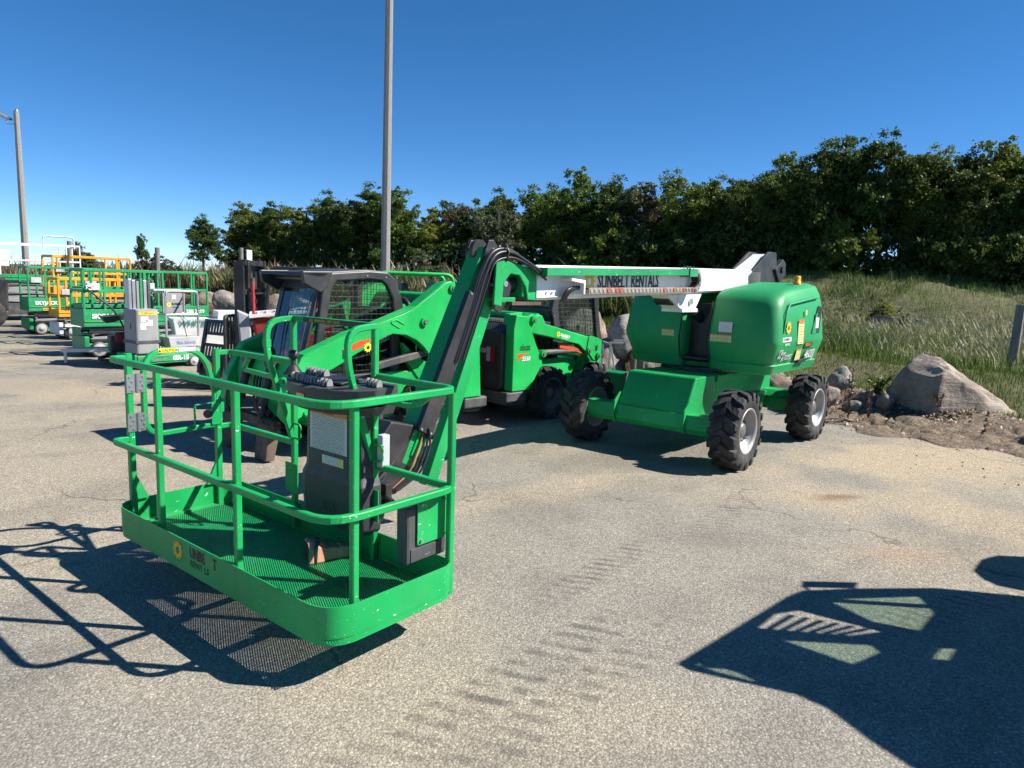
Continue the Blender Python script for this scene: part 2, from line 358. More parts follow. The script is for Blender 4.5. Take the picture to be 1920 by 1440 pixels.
M['concrete'] = concrete()
def leafmat(name, cols, trans=.35, rough=.55):
    k = NT(name); g = k.n('NewGeometry'); c = k.ramp(g.outputs['Random Per Island'], cols)
    oi = k.n('ObjectInfo'); h = k.n('HueSaturation'); mr = k.n('MapRange'); mr.inputs[3].default_value = .475; mr.inputs[4].default_value = .515; k.l(oi.outputs['Random'], mr.inputs[0])
    k.l(mr.outputs[0], h.inputs['Hue']); k.l(c, h.inputs['Color']); k.l(h.outputs[0], k.p.inputs['Base Color']); k.set(Roughness=rough); k.p.inputs['Specular IOR Level'].default_value = .3
    tr = k.n('BsdfTranslucent'); k.l(h.outputs[0], tr.inputs[0]); mx = k.n('MixShader'); mx.inputs[0].default_value = trans; k.l(k.p.outputs[0], mx.inputs[1]); k.l(tr.outputs[0], mx.inputs[2]); k.l(mx.outputs[0], k.t.nodes['Material Output'].inputs[0])
    return k.m
M['leaf_dark'] = leafmat('dark oak leaves', [(0,(.028,.054,.012)),(.5,(.060,.102,.021)),(1,(.125,.175,.036))])
M['leaf_mid'] = leafmat('mid green leaves', [(0,(.052,.088,.014)),(.5,(.110,.160,.026)),(1,(.19,.235,.042))])
M['leaf_lime'] = leafmat('yellow green leaves', [(0,(.090,.125,.014)),(.5,(.18,.215,.026)),(1,(.29,.30,.04))])
M['leaf_dull'] = leafmat('dull grey leaves', [(0,(.055,.072,.030)),(.6,(.105,.125,.055)),(1,(.17,.175,.095))])
M['leaf_brown'] = leafmat('brown leaves', [(0,(.05,.034,.022)),(1,(.12,.085,.055))])
M['bark'] = flat('bark', (.055, .045, .036, 1), .9, 0, .4)
M['grass'] = leafmat('green grass blades', [(0,(.055,.095,.018)),(.5,(.11,.165,.030)),(1,(.20,.24,.055))], .3)
M['tallgrass'] = leafmat('tall field grass', [(0,(.060,.110,.020)),(.5,(.125,.190,.036)),(.85,(.21,.245,.068)),(1,(.38,.38,.17))], .3)
M['drygrass'] = leafmat('dry seed grass', [(0,(.16,.14,.065)),(.5,(.30,.26,.14)),(1,(.48,.43,.28))], .3)
M['weed'] = leafmat('weeds', [(0,(.035,.058,.016)),(.6,(.075,.11,.028)),(1,(.16,.17,.055))], .3)
M['deadweed'] = leafmat('dead brown weeds', [(0,(.06,.036,.022)),(1,(.15,.095,.06))], .1)
# ------------------------------------------------------------------ terrain, lot
EDGE = np.array([(40,-14),(14,2.5),(9.3,6.8),(7.4,8.6),(6.3,9.4),(5.35,10.2),(4.95,11.2),(4.7,13.0),(3.6,14.6),(0,16.2),(-4,18.3),(-8,21.4),(-14,26.0),(-22,32),(-60,60),(-150,120)], float)
def edge_dist(x, y):
    """signed distance beyond the lot's edge (positive outside the asphalt)"""
    x = np.asarray(x, float); y = np.asarray(y, float); best = np.full(x.shape, 1e9); sgn = np.ones(x.shape)
    for (a, b) in zip(EDGE[:-1], EDGE[1:]):
        d = b-a; L = d@d; t = np.clip(((x-a[0])*d[0]+(y-a[1])*d[1])/L, 0, 1); px, py = a[0]+t*d[0], a[1]+t*d[1]
        q = np.hypot(x-px, y-py); cr = d[0]*(y-a[1])-d[1]*(x-a[0]); m = q < best-1e-9
        best = np.where(m, q, best); sgn = np.where(m, np.where(cr < 0, 1, -1), sgn)
    return best*sgn
def sst(a, b, x): t = np.clip((x-a)/(b-a), 0, 1); return t*t*(3-2*t)
def hgt(x, y):
    x = np.asarray(x, float); y = np.asarray(y, float); d = edge_dist(x, y); wr = sst(3.8, 5.6, x-(y-11)*.12)
    left = 1.12*sst(.15, .95, d)+.10*sst(1, 8, d); right = .26*sst(.3, 1.6, d)+.28*sst(1.3, 4.5, d)+.1*sst(4, 12, d)
    h = left*(1-wr)+right*wr
    far = sst(30, 40, y-.25*np.abs(x-22)*(x < 22)); h = h+2.3*far*sst(2, 14, x)*sst(2, 5, d)+.6*sst(46, 60, y)*(1-sst(2, 14, x))*sst(2, 5, d)
    h = h+(.05*np.sin(x*1.7+y*.9)+.04*np.sin(x*.6-y*1.3+1)+.03*np.sin(x*3.1+2.2*y))*sst(.3, 1.5, d)
    h = h-.80*sst(27.5, 29.5, y)*(1-sst(33.5, 35.5, y))*sst(8, 11, x)
    return np.where(d < -.05, -.12, h-.03)
def axis_pts(segs):
    out = []
    for a, b, s in segs: out += list(np.arange(a, b, s))
    return np.array(out+[segs[-1][1]])
gx = axis_pts([(-400,-60,20),(-60,-20,2.5),(-20,14,.28),(14,30,.6),(30,60,2),(60,400,20)]); gy = axis_pts([(-60,4,8),(4,30,.28),(30,50,.6),(50,120,4),(120,700,30)])
XX, YY = np.meshgrid(gx, gy); ZZ = hgt(XX, YY); nx, ny = len(gx), len(gy)
idx = np.arange(nx*ny).reshape(ny, nx); fq = np.stack([idx[:-1,:-1], idx[:-1,1:], idx[1:,1:], idx[1:,:-1]], -1).reshape(-1, 4)
terr = arr_mesh('terrain', np.stack([XX, YY, ZZ], -1).reshape(-1, 3), fq, M['soil'], smooth=True); tag(terr, kind='structure')
# the asphalt lot: a fine sheet whose stains (sand, oil, rust, wear) are stored per vertex
ax_ = axis_pts([(-150,-30,12),(-30,-12,.5),(-12,10,.11),(10,40,3)]); ay_ = axis_pts([(-60,0,10),(0,16,.11),(16,30,.5),(30,120,6)])
AX, AY = np.meshgrid(ax_, ay_); nax, nay = len(ax_), len(ay_); ii = np.arange(nax*nay).reshape(nay, nax)
fq = np.stack([ii[:-1,:-1], ii[:-1,1:], ii[1:,1:], ii[1:,:-1]], -1).reshape(-1, 4); ctr = np.stack([AX.ravel(), AY.ravel()], -1)[fq].mean(1); fq = fq[edge_dist(ctr[:,0], ctr[:,1]) < -.02]
lot = arr_mesh('asphalt_lot', np.stack([AX, AY, AX*0], -1).reshape(-1, 3), fq, M['asphalt']); tag(lot, kind='structure')
vx = np.zeros(len(lot.data.vertices)*3); lot.data.vertices.foreach_get('co', vx); vx = vx.reshape(-1, 3); px_, py_ = vx[:,0], vx[:,1]
def fbm(x, y, sc, o=0.0, oct=5):
    r = np.zeros_like(x); a_ = 1.0; tot = 0
    for i in range(oct):
        f = sc*2**i; th = 1.1*i+o; u = (x*math.cos(th)-y*math.sin(th))*f; w_ = (x*math.sin(th)+y*math.cos(th))*f
        iu, iw = np.floor(u), np.floor(w_); fu, fw = u-iu, w_-iw; fu, fw = fu*fu*(3-2*fu), fw*fw*(3-2*fw)
        hsh = lambda p, q: (np.sin(p*127.1+q*311.7+i*17.3+o*5.1)*43758.5453) % 1.0
        r += a_*((hsh(iu,iw)*(1-fu)+hsh(iu+1,iw)*fu)*(1-fw)+(hsh(iu,iw+1)*(1-fu)+hsh(iu+1,iw+1)*fu)*fw); tot += a_; a_ *= .55
    return r/tot
C = np.tile(np.array([.300,.274,.230]), (len(px_), 1))
def lay(f, col): global C; C = C*(1-f[:,None])+np.array(col)[None]*f[:,None]
nz1, nz2 = fbm(px_, py_, .35), fbm(px_, py_, 1.2, 2.0); ca_, sa_ = math.cos(R(38)), math.sin(R(38)); nz3 = fbm((px_*ca_+py_*sa_)*.25, (-px_*sa_+py_*ca_)*1.7, .9, 4.0)
lay(.60*sst(.44, .62, nz1), (.41,.35,.255)); lay(.26*sst(.54, .70, nz2), (.15,.14,.122)); lay(.24*sst(.54, .66, nz3), (.16,.15,.13)); lay(.2*sst(.60,.7,fbm(px_,py_,2.5,7.0)), (.11,.10,.09))
sand, oil, rst = (.46,.37,.25), (.085,.08,.072), (.38,.24,.145)
for (x, y, rx, ry, rot, col, amt, hard) in ((5.3,8.6,2.6,1.4,20,sand,.8,.4),(4.3,6.3,1.8,.9,-30,sand,.55,.4),(6.9,7.4,2.5,1.2,40,sand,.75,.4),(-1.05,1.98,.22,.10,60,rst,.5,.1),(1.55,2.35,.5,.28,30,rst,.5,.1),(3.1,5.3,.7,.3,10,rst,.4,.1),(.2,6.5,1.8,.5,30,sand,.4,.4),(3.6,5.0,.25,.06,-10,oil,.7,.2),(3.3,6.8,.30,.10,15,(.2,.11,.06),.8,.2),(-7,11.5,5,1.2,8,sand,.45,.4),(1.6,8.2,1.6,.9,20,oil,.45,.4),(-3,16,6,2,0,sand,.4,.4)):
    ct_, st_ = math.cos(R(rot)), math.sin(R(rot)); u = ((px_-x)*ct_+(py_-y)*st_)/rx; w_ = (-(px_-x)*st_+(py_-y)*ct_)/ry; d_ = np.hypot(u, w_)+(nz2-.5)*1.6; lay(amt*(1-sst(hard, 1, d_)), col)
at = lot.data.attributes.new('stain', 'FLOAT_COLOR', 'POINT'); at.data.foreach_set('color', np.concatenate([C, np.ones((len(C), 1))], 1).astype(np.float32).ravel())
# bare litter strip between asphalt and grass on the right
def strip(name, mat, pts_fn, nx, ny, kind):
    v = np.array([pts_fn(i/(nx-1), j/(ny-1)) for j in range(ny) for i in range(nx)]); ii = np.arange(nx*ny).reshape(ny, nx)
    return tag(arr_mesh(name, v, np.stack([ii[:-1,:-1], ii[:-1,1:], ii[1:,1:], ii[1:,:-1]], -1).reshape(-1, 4), mat, smooth=True), kind=kind)
def litter_pt(u, w):
    # along the edge from the big boulder back to the retaining wall
    P = EDGE[2:9]; L = np.concatenate([[0], np.cumsum(np.hypot(*np.diff(P, axis=0).T))]); s = u*L[-1]; i = min(len(P)-2, np.searchsorted(L, s, side='right')-1)
    t = (s-L[i])/(L[i+1]-L[i]); a, b = P[i], P[i+1]; q = a+(b-a)*t; nr = np.array([b[1]-a[1], -(b[0]-a[0])])/np.hypot(*(b-a)); nr = -nr if edge_dist(*(q+nr*.3)) < 0 else nr
    wd = (1.35+.35*math.sin(s*2.1)+.2*math.sin(s*5.3)); q = q+nr*(-.22+.15*math.sin(s*7)*(1-w)+w*wd)
    z = max(.006, float(hgt(q[0], q[1]))+.03)+.10*math.sin(w*math.pi)*abs(noise.fractal(Vector((q[0]*2.2, q[1]*2.2, 0)), 1.0, 2.0, 4))*1.6+.012*(w > 0)
    return (q[0], q[1], z if w > 0 else .003)
strip('litter_strip', M['dirt'], litter_pt, 220, 36, 'structure')
# ------------------------------------------------------------------ stones
def rock_mesh(name, seed, planes=11, sub=4, soft=.10, rough=.09, squash=(1,1,1), extra=None):
    rn = random.Random(seed); bm = bmesh.new(); bmesh.ops.create_icosphere(bm, subdivisions=sub, radius=1)
    pl = [(Vector((rn.gauss(0,1), rn.gauss(0,1), rn.gauss(0,1))).normalized(), rn.uniform(.72, 1.0)) for _ in range(planes)] + (extra or [])
    off = Vector((seed*3.1, seed*1.7, 0))
    for v in bm.verts:
        d = v.co.normalized(); ss = 0
        for nrm, dist in pl:
            k = d.dot(nrm)
            if k > .05: ss += (k/dist)**(1/soft)
        r = min(1.25, (ss+(1/1.22)**(1/soft))**(-soft))
        r *= 1+rough*noise.fractal(d*1.6+off, 1.0, 2.1, 4)+rough*.5*noise.noise(d*5+off)+rough*.22*noise.noise(d*13+off)
        v.co = Vector((d.x*squash[0], d.y*squash[1], d.z*squash[2]))*r
    for f in bm.faces: f.smooth = True
    me = bpy.data.meshes.new(name); bm.to_mesh(me); bm.free(); return me
RM = [rock_mesh('boulder', s, sub=4, planes=9+s % 4) for s in range(6)]
def boulder(loc, sc, rot, mi, mat, label, group='boulders of the retaining wall', me=None, name='boulder', cat='boulder'):
    me = me or RM[mi % len(RM)]
    o = bpy.data.objects.new(name, me); COL.objects.link(o); o.location = loc; o.scale = sc; o.rotation_euler = rot
    if not me.materials: me.materials.append(M['rock'])
    o.material_slots[0].link = 'OBJECT'; o.material_slots[0].material = M[mat]
    return tag(o, label, cat, group)
# stretch behind the orange beacon lift, seen between the loader and the lift's hood
for (x, y, z, sx, sy, sz, rz, mi, mt, lab) in [
    (1.45,15.35,.98,.62,.5,.42,.3,0,'rock2','long brown boulder on the top row, beside the black rear post of the loader cab'),
    (2.38,14.98,.90,.50,.45,.44,1.1,1,'rock3','pale rounded boulder with sunlit right flank on the top row of the stone wall'),
    (3.20,14.70,.86,.46,.42,.36,2.0,2,'rock','grey mossy boulder on the top row just left of the green hood'),
    (3.95,14.2,.80,.5,.42,.40,2.6,3,'rock2','boulder on the top row half hidden by the green hood'),
    (1.0,14.95,.42,.55,.45,.45,.2,4,'rock2','brown boulder on the bottom row behind the loader wheel'),
    (1.95,14.75,.34,.52,.45,.44,.9,5,'rock','dark boulder on the bottom row left of the grey trestle frame'),
    (2.85,14.35,.36,.56,.45,.46,1.8,0,'rock2','flat faced brown boulder framed by the legs of the grey trestle'),
    (3.72,13.9,.32,.5,.42,.42,.6,1,'rock2','brown boulder on the bottom row right of the trestle frame'),
    (4.45,13.3,.26,.42,.4,.36,1.5,2,'rock','boulder under the rear of the green hood, left of the rear tyre'),
    (4.75,12.35,.22,.36,.34,.30,.4,3,'rock2','dark brown boulder between the two tyres under the green hood'),
    (5.05,11.75,.24,.36,.30,.30,2.2,4,'rock','grey boulder above the rear tyre of the boom lift'),
    (5.75,12.3,.52,.20,.18,.20,.8,5,'rock3','small pale round stone in the grass edge right of the green hood')]:
    boulder((x, y, z), (sx, sy, sz), (.2*mi, .15*mi, rz), mi, mt, lab)
for i, (x, y, z, sx, sy, sz, rz, mi, mt, lab) in enumerate([
    (-8.35,21.05,.98,.50,.5,.36,.2,3,'rock','grey boulder on the top row at the left end of the stone wall'),
    (-7.55,20.5,1.02,.46,.45,.40,1.4,2,'rock3','light grey boulder with a pointed top beside the grey platform lift'),
    (-6.8,20.0,.98,.46,.45,.38,2.2,1,'rock2','brown grey boulder on the top row just left of the forklift mast'),
    (-8.3,20.75,.38,.5,.45,.42,.8,4,'rock2','shaded boulder at the bottom left behind the grey platform lift'),
    (-7.45,20.15,.36,.52,.45,.46,2.8,5,'rock','dark boulder under the pointed light grey one'),
    (-6.6,19.6,.36,.5,.45,.44,.1,0,'rock2','dark boulder at the bottom beside the forklift backrest'),
    (-5.6,19.3,.95,.5,.45,.38,1.9,4,'rock','boulder on the top row seen behind the forklift mast'),
    (-5.4,19.0,.36,.5,.45,.42,.5,2,'rock2','boulder on the bottom row seen through the forklift backrest'),
    (-9.3,21.9,.95,.5,.45,.36,1.0,1,'rock2','boulder behind the mast of the grey platform lift')]):
    boulder((x, y, z), (sx, sy, sz), (.2*mi, .15*mi, rz), mi, mt, lab)
def great_boulder():
    prof = [(-1.0,.26,.10,.30),(-.985,.42,.0,.42),(-.935,.72,-.12,.52),(-.80,.95,-.22,.60),(-.64,1.10,-.28,.64),(-.50,1.13,-.30,.66),(-.38,1.05,-.30,.66),(-.15,.88,-.30,.64),(.09,.72,-.30,.60),(.37,.54,-.28,.54),(.65,.36,-.25,.46),(.88,.20,-.20,.36),(.97,.10,-.12,.24),(1.0,.02,-.02,.12)]
    rn = random.Random(5); FAC = [(Vector(v).normalized(), d_) for v, d_ in (((-.25,-1,.25),.58),((-.9,-.35,.3),.93),((.15,-.9,.45),.62),((.35,-.55,.75),.62),((-.5,-.2,.85),1.06),((.5,-.95,-.1),.66),((-.75,-.7,.0),.88),((.62,.1,.78),.74),((0,-.75,-.65),.46))]
    n = 72; xs = np.interp(np.linspace(0, 1, 90), np.linspace(0, 1, len(prof)), [q[0] for q in prof]); V = []
    for x in xs:
        zt, zb, yw = (np.interp(x, [q[0] for q in prof], [q[i] for q in prof]) for i in (1, 2, 3)); zc, zh = (zt+zb)/2, (zt-zb)/2
        for k in range(n):
            t = 2*math.pi*k/n; c, s_ = math.cos(t), math.sin(t); e = .62; yy = yw*math.copysign(abs(c)**e, c); zz = zh*math.copysign(abs(s_)**e, s_)
            q = Vector((x*.93, yy-.10*zz, zc+zz)); d = Vector((0, c, s_))
            f = .055*noise.fractal(q*1.8+Vector((3,1,7)), 1.0, 2.1, 4)+.05*abs(noise.noise(Vector((q.x*2.2+q.z*2.2, q.y*1.5, q.z*1.2-q.x*1.0))))-.03+.016*noise.noise(q*7)+.008*noise.noise(q*17)
            gl = -.05*max(0, 1-abs((q.z-.50+q.x*.28)/.07))*(1 if yy < 0 else 0)
            p = q+d*(f+gl)+Vector((f*.3, 0, 0))
            for (nv, dist) in FAC:
                ov = p.dot(nv)-dist
                if ov > 0: p = p-nv*(ov*.88)
            p = p+d*(.030*noise.fractal(q*3.3+Vector((9,2,4)), 1.0, 2.1, 4)+.012*abs(noise.noise(q*9))); V.append(p)
    m_ = MB(); rings = [V[i*n:(i+1)*n] for i in range(90)]; m_.loft(rings, True, True); o = m_.build('great_boulder', M['rock2b']); return o
M['rock2b'] = make_rock('weathered grey boulder', (.17,.135,.105), (.27,.22,.175), (.39,.335,.28))
o = great_boulder(); o.location = (7.22, 11.28, 0.0); o.scale = (1.06, 1, .98); o.rotation_euler = (0, 0, R(12)); tag(o, 'huge weathered boulder sloping down to the right at the edge of the lot', 'boulder')
for (x, y, s, mi, mt, lab) in [(6.05,11.35,.16,1,'rock','grey stone in the shade left of the huge boulder'), (5.62,11.55,.13,2,'rock3','white stone behind the rear tyre'), (5.95,11.85,.11,3,'rock3','white stone a little right of the rear tyre, up the litter bank'), (6.35,11.75,.09,5,'rock3','small white stone touching the left of the huge boulder')]:
    boulder((x, y, float(hgt(x, y))+s*.45+.02), (s*1.3, s, s*.8), (.3*mi, .2, mi), mi, mt, lab, 'loose stones at the edge of the lot', name='stone', cat='stone')
b = MB().tube([(7.05,10.28,.10),(7.3,10.2,.13),(7.55,10.22,.17),(7.85,10.32,.14),(8.2,10.4,.10)], .035, 7); tag(b.build('driftwood_branch', flat('bleached wood', (.42,.38,.32,1), .85, 0, .3)), 'bleached dead branch lying below the huge boulder', 'branch')
b = MB().tube([(5.75,10.35,.02),(6.1,10.05,.02),(6.4,9.95,.025),(6.8,9.8,.02),(7.0,9.5,.02),(7.4,9.2,.02)], .012, 5); tag(b.build('garden_hose', M['hose']), 'thin dark hose lying along the edge of the asphalt', 'hose')
# ------------------------------------------------------------------ grass and weeds (uncountable)
def patchn(x, y, s=1.0, o=0.0): return .5+.25*np.sin(x*1.3*s+o+1.1*np.sin(y*.8*s))+.25*np.sin(y*1.7*s-o+1.3*np.sin(x*.9*s))
def blades(name, mat, pts, h, w, bend, label, cat='grass', per=1, plume=0.0):
    n = len(pts); h = h*(.45+.9*patchn(np.asarray(pts)[:,0], np.asarray(pts)[:,1], 1.6, 3.0)); a = RNG.uniform(0, 2*math.pi, n); hh = h*RNG.uniform(.55, 1.25, n); ln = RNG.uniform(.1, 1, n)*bend; b = RNG.uniform(0, 2*math.pi, n); ww = w*RNG.uniform(.6, 1.3, n)
    base = np.asarray(pts); dx, dy = np.cos(a)*ww/2, np.sin(a)*ww/2; lx, ly = np.cos(b)*ln*hh, np.sin(b)*ln*hh; z0 = np.zeros(n)
    v0 = base+np.stack([-dx,-dy,z0],-1); v1 = base+np.stack([dx,dy,z0],-1); mid = base+np.stack([lx*.35,ly*.35,hh*.6],-1)
    v2 = mid+np.stack([dx*.75,dy*.75,z0],-1); v3 = mid-np.stack([dx*.75,dy*.75,z0],-1); tp = base+np.stack([lx,ly,hh],-1)
    if plume:
        up = mid+(tp-mid)*.35; pw = plume; q = np.stack([np.cos(b+1.57)*pw, np.sin(b+1.57)*pw, z0], -1)
        V = np.stack([v0,v1,v2,v3,tp,up-q,up+q,tp+np.stack([lx*.1,ly*.1,hh*.02],-1)],1).reshape(-1,3); o = np.arange(n)[:,None]*8
        F = np.concatenate([o+np.array([[0,1,2]]), o+np.array([[0,2,3]]), o+np.array([[3,2,4]]), o+np.array([[5,6,7]])])
    else:
        V = np.stack([v0,v1,v2,v3,tp],1).reshape(-1,3); o = np.arange(n)[:,None]*5
        F = np.concatenate([o+np.array([[0,1,2]]), o+np.array([[0,2,3]]), o+np.array([[3,2,4]])])
    ob = arr_mesh(name, V, F, mat); return tag(ob, label, cat, kind='stuff')
def patchn(x, y, s=1.0, o=0.0): return .5+.25*np.sin(x*1.3*s+o+1.1*np.sin(y*.8*s))+.25*np.sin(y*1.7*s-o+1.3*np.sin(x*.9*s))
def scatter(n, x0, x1, y0, y1, dmin, dmax, keep=None, pull=1.0):
    """points in the part of the field the lens takes in, thinning with distance"""
    u = RNG.uniform(0, 1, n); y = y0*(y1/y0)**(u**pull); x = RNG.uniform(x0, x1, n)*1.0; d = edge_dist(x, y)
    m = (d > dmin) & (d < dmax) & (np.abs(x) < y*.86+3)
    if keep is not None: m &= keep(x, y, d)
    x, y = x[m], y[m]; return np.stack([x, y, hgt(x, y)-.01], -1)
P = scatter(170000, 4.5, 26, 8, 30, 1.0, 6.5, lambda x,y,d: (x-(y-11)*.12 > 4.4) & (RNG.uniform(0,1,len(x)) < sst(1.0,1.9,d))); blades('short_grass', M['grass'], P, .11, .012, .5, 'short green grass on the bank behind the huge boulder')
P = scatter(60000, -10, 5, 13.5, 24, .75, 1.9, lambda x,y,d: x-(y-11)*.12 < 4.6); blades('bank_grass', M['grass'], P, .22, .014, .6, 'bright green grass along the top of the stone wall')
P = scatter(190000, 5, 40, 13, 48, 4.6, 60, lambda x,y,d: (x > 6) & (RNG.uniform(0,1,len(x)) < .35+.65*patchn(x,y,.6)), .85); blades('field_grass', M['tallgrass'], P, .42, .016, .75, 'tall mixed grass of the field beyond the wire fence')
P = scatter(80000, 5, 40, 13, 50, 5.2, 60, lambda x,y,d: (x > 5) & (patchn(x,y,.55,2) > .52), .9); blades('field_weeds', M['weed'], P, .38, .035, .8, 'dark green weeds scattered through the field')
P = scatter(40000, 5, 36, 13, 34, 4.8, 40, lambda x,y,d: (x > 5) & (patchn(x,y,.7,4) > .55), .9); blades('dry_field_grass', M['drygrass'], P, .60, .010, .65, 'dry straw coloured grass standing in the field', plume=.016)
P = scatter(90000, -14, 8, 14.5, 30, 1.7, 5.5, lambda x,y,d: x-(y-11)*.12 < 4.8); blades('tall_weeds', M['weed'], P, .80, .045, .7, 'tall dense weeds above the stone wall')
P = scatter(34000, -26, 8, 14.5, 40, 1.9, 6.5, lambda x,y,d: x-(y-11)*.12 < 4.8); blades('reed_grass', M['drygrass'], P, .90, .011, .75, 'tan reed grass with feathery seed heads above the stone wall', plume=.03)
P = scatter(5000, -30, -9, 20, 42, 1.0, 6, None); blades('brown_weeds', M['deadweed'], P, 1.0, .06, .6, 'brown dead weeds on the bank behind the scissor lifts')
x = RNG.uniform(4.6, 9.6, 9000); y = RNG.uniform(6.8, 13.2, 9000); d = edge_dist(x, y); m = (d > .12) & (d < 1.5) & (patchn(x, y, 3.5, 1) > .45); x, y = x[m], y[m]
blades('dead_weeds', M['deadweed'], np.stack([x, y, hgt(x, y)+.02], -1), .085, .018, 1.6, 'brown dead weeds and litter along the edge of the asphalt', 'weeds')
# small chips of stone and dry leaves on the litter and the asphalt
n = 34000; x = RNG.uniform(4.4, 9.6, n); y = RNG.uniform(6.8, 13.6, n); d = edge_dist(x, y); m = ((d > -.1) & (d < 1.5)) | ((d > -2.2) & (d <= -.1) & (RNG.uniform(0,1,n) < .04)) | ((d > -.55) & (d <= -.1) & (RNG.uniform(0,1,n) < .35*sst(-.55,-.1,d))); x, y, d = x[m], y[m], d[m]; n = len(x)
s = .006+.040*RNG.uniform(0, 1, n)**3; s = np.where(d < -.12, s*.45, s); z = np.where(d > 0, hgt(x, y)+.035, .004); c = np.stack([x, y, z], -1)
dirs = np.array([(1,0,0),(-.5,.87,0),(-.5,-.87,0),(0,0,.8)]); V = (c[:,None,:]+dirs[None]*s[:,None,None]*RNG.uniform(.6,1.4,(n,4,1))).reshape(-1,3); o = np.arange(n)[:,None]*4
F = np.concatenate([o+np.array([[0,1,3]]), o+np.array([[1,2,3]]), o+np.array([[2,0,3]])])
tag(arr_mesh('gravel', V, F, leafmat('stone chips', [(0,(.045,.032,.022)),(.5,(.14,.10,.068)),(.85,(.27,.21,.15)),(1,(.55,.50,.44))], 0, .9)), 'gravel, chips and dry leaves littering the edge of the lot', 'gravel', kind='stuff')
def weed_clump(x, y, h, nst, label, mat='deadweed', spread=.12, leaf=.03, name='weed_clump', cat='weed', z=None):
    z = float(hgt(x, y)) if z is None else z; t = thing(name, label, cat, (x, y, z), RNG.uniform(0, 6)); st = MB(); lv = []
    for i in range(nst):
        a = RNG.uniform(0, 6.28); l = RNG.uniform(.3, 1)*spread; hh = h*RNG.uniform(.6, 1.05); p = [(.3*l*math.cos(a)*k, .3*l*math.sin(a)*k, hh*k/3) for k in range(4)]; p[3] = (l*math.cos(a), l*math.sin(a), hh); st.tube(p, .006, 5)
        for k in range(26):
            f = RNG.uniform(.15, 1); q = np.array([l*math.cos(a)*f*f, l*math.sin(a)*f*f, hh*f]); d = RNG.normal(0, 1, 3); d /= np.linalg.norm(d); e = np.cross(d, RNG.normal(0,1,3)); e /= np.linalg.norm(e); sz = leaf*RNG.uniform(.5,1.4); q = q+d*sz*.6; lv += [q-e*sz*.4, q+d*sz-e*.1*sz, q+e*sz*.4, q-d*sz*.6]
    st.build('stems', M['bark'], t); v = np.array(lv); arr_mesh('leaves', v, np.arange(len(v)).reshape(-1, 4), M[mat], t); return t
weed_clump(5.50, 10.75, .75, 5, 'tall dead brown weed standing behind the rear tyre'); weed_clump(5.28, 10.95, .9, 4, 'thin dead stalk against the litter bank nearest the rear tyre')
weed_clump(6.2, 11.9, .35, 9, 'leafy green weed at the top of the litter bank', 'grass', .3, .06); weed_clump(4.55, 11.5, .4, 6, 'pale green weed growing between boulders under the green hood', 'grass', .2, .04)
weed_clump(6.55, 10.75, .32, 4, 'small dead weed in front of the huge boulder'); weed_clump(11.6, 21.5, .95, 4, 'single thistle sticking up in the field behind the huge boulder', 'weed', .25, .09)
for i, (x, y, h) in enumerate([(-3.2, 22.6, 1.5), (-2.1, 22.2, 1.7), (-.6, 20.6, 1.9), (.2, 20.2, 1.5), (.9, 19.8, 1.4)]):
    weed_clump(x, y, h, 7, ['dead branching stalk just right of the tall concrete pole', 'bare dead stalk behind the green guard rail', 'tall bare dead stalk left of the black hose bundle', 'bare dead stalk over the left end of the white boom', 'thin dead stalks over the white boom'][i], 'leaf_dull', .5, .03, 'dead_stalk')
# ------------------------------------------------------------------ trees
def crown_mesh(seed, n, rx, rz, leaf, lobes, gap=.0):
    """leaves gathered on twigs, twigs on limbs: limb -> sub-clump -> leaf"""
    rg = np.random.default_rng(seed); cs = []
    while len(cs) < lobes:
        p = rg.uniform(-1, 1, 3); q = np.hypot(p[0], p[1]); env = math.sqrt(max(0, 1-p[2]**2))*(1.05 if p[2] < .2 else 1.0)
        if q > env*.82 or q*q+p[2]**2 < .12: continue
        cs.append((p[0]*rx*rg.uniform(.8, 1.12), p[1]*rx*rg.uniform(.8, 1.12), p[2]*rz*rg.uniform(.85, 1.0), rg.uniform(.14, .34)*rx))
    cs = np.array(cs); sub = []
    for c in cs:
        for j in range(rg.integers(9, 18)):
            d = rg.normal(0, 1, 3); d /= np.linalg.norm(d); d[2] = d[2]*.8+.12; r = c[3]*rg.uniform(.35, 1.35); sub.append((c[0]+d[0]*r, c[1]+d[1]*r, c[2]+d[2]*r, c[3]*rg.uniform(.16, .46)))
    sub = np.array(sub); w = sub[:,3]**1.7; k = rg.choice(len(sub), n, p=w/w.sum()); d = rg.normal(0, 1, (n, 3))*np.array([1, 1, .62])
    c = sub[k,:3]+d*(sub[k,3]*.62)[:,None]; a = rg.normal(0, 1, (n, 3)); a[:,2] += .5; a /= np.linalg.norm(a, axis=1)[:,None]
    b = np.cross(a, rg.normal(0, 1, (n, 3))); b /= np.linalg.norm(b, axis=1)[:,None]; cc = np.cross(a, b); s = leaf*rg.uniform(.5, 1.5, n)[:,None]
    V = np.stack([c-b*s, c-cc*s*.55, c+b*s, c+cc*s*.55], 1).reshape(-1, 3); return V, np.arange(4*n).reshape(-1, 4), cs
def trunk_mb(h, r, cs, rz):
    m = MB(); m.loft([[(r*k*math.cos(t)+o, r*k*math.sin(t), z) for t in [i*math.pi/4 for i in range(8)]] for (z, k, o) in ((0,1.3,0),(h*.15,1,.02),(h*.5,.75,.08),(h*.8,.45,.0))], True, True)
    for c in cs[:9]:
        z0 = h*random.uniform(.35, .7); p = Vector((.05, 0, z0)); e = Vector((c[0], c[1], c[2]+h*.62)); mid = p.lerp(e, .5)+Vector((0, 0, -.12*h*.3)); m.tube([p, mid, e], r*.22, 6)
    return m
TREES = {}
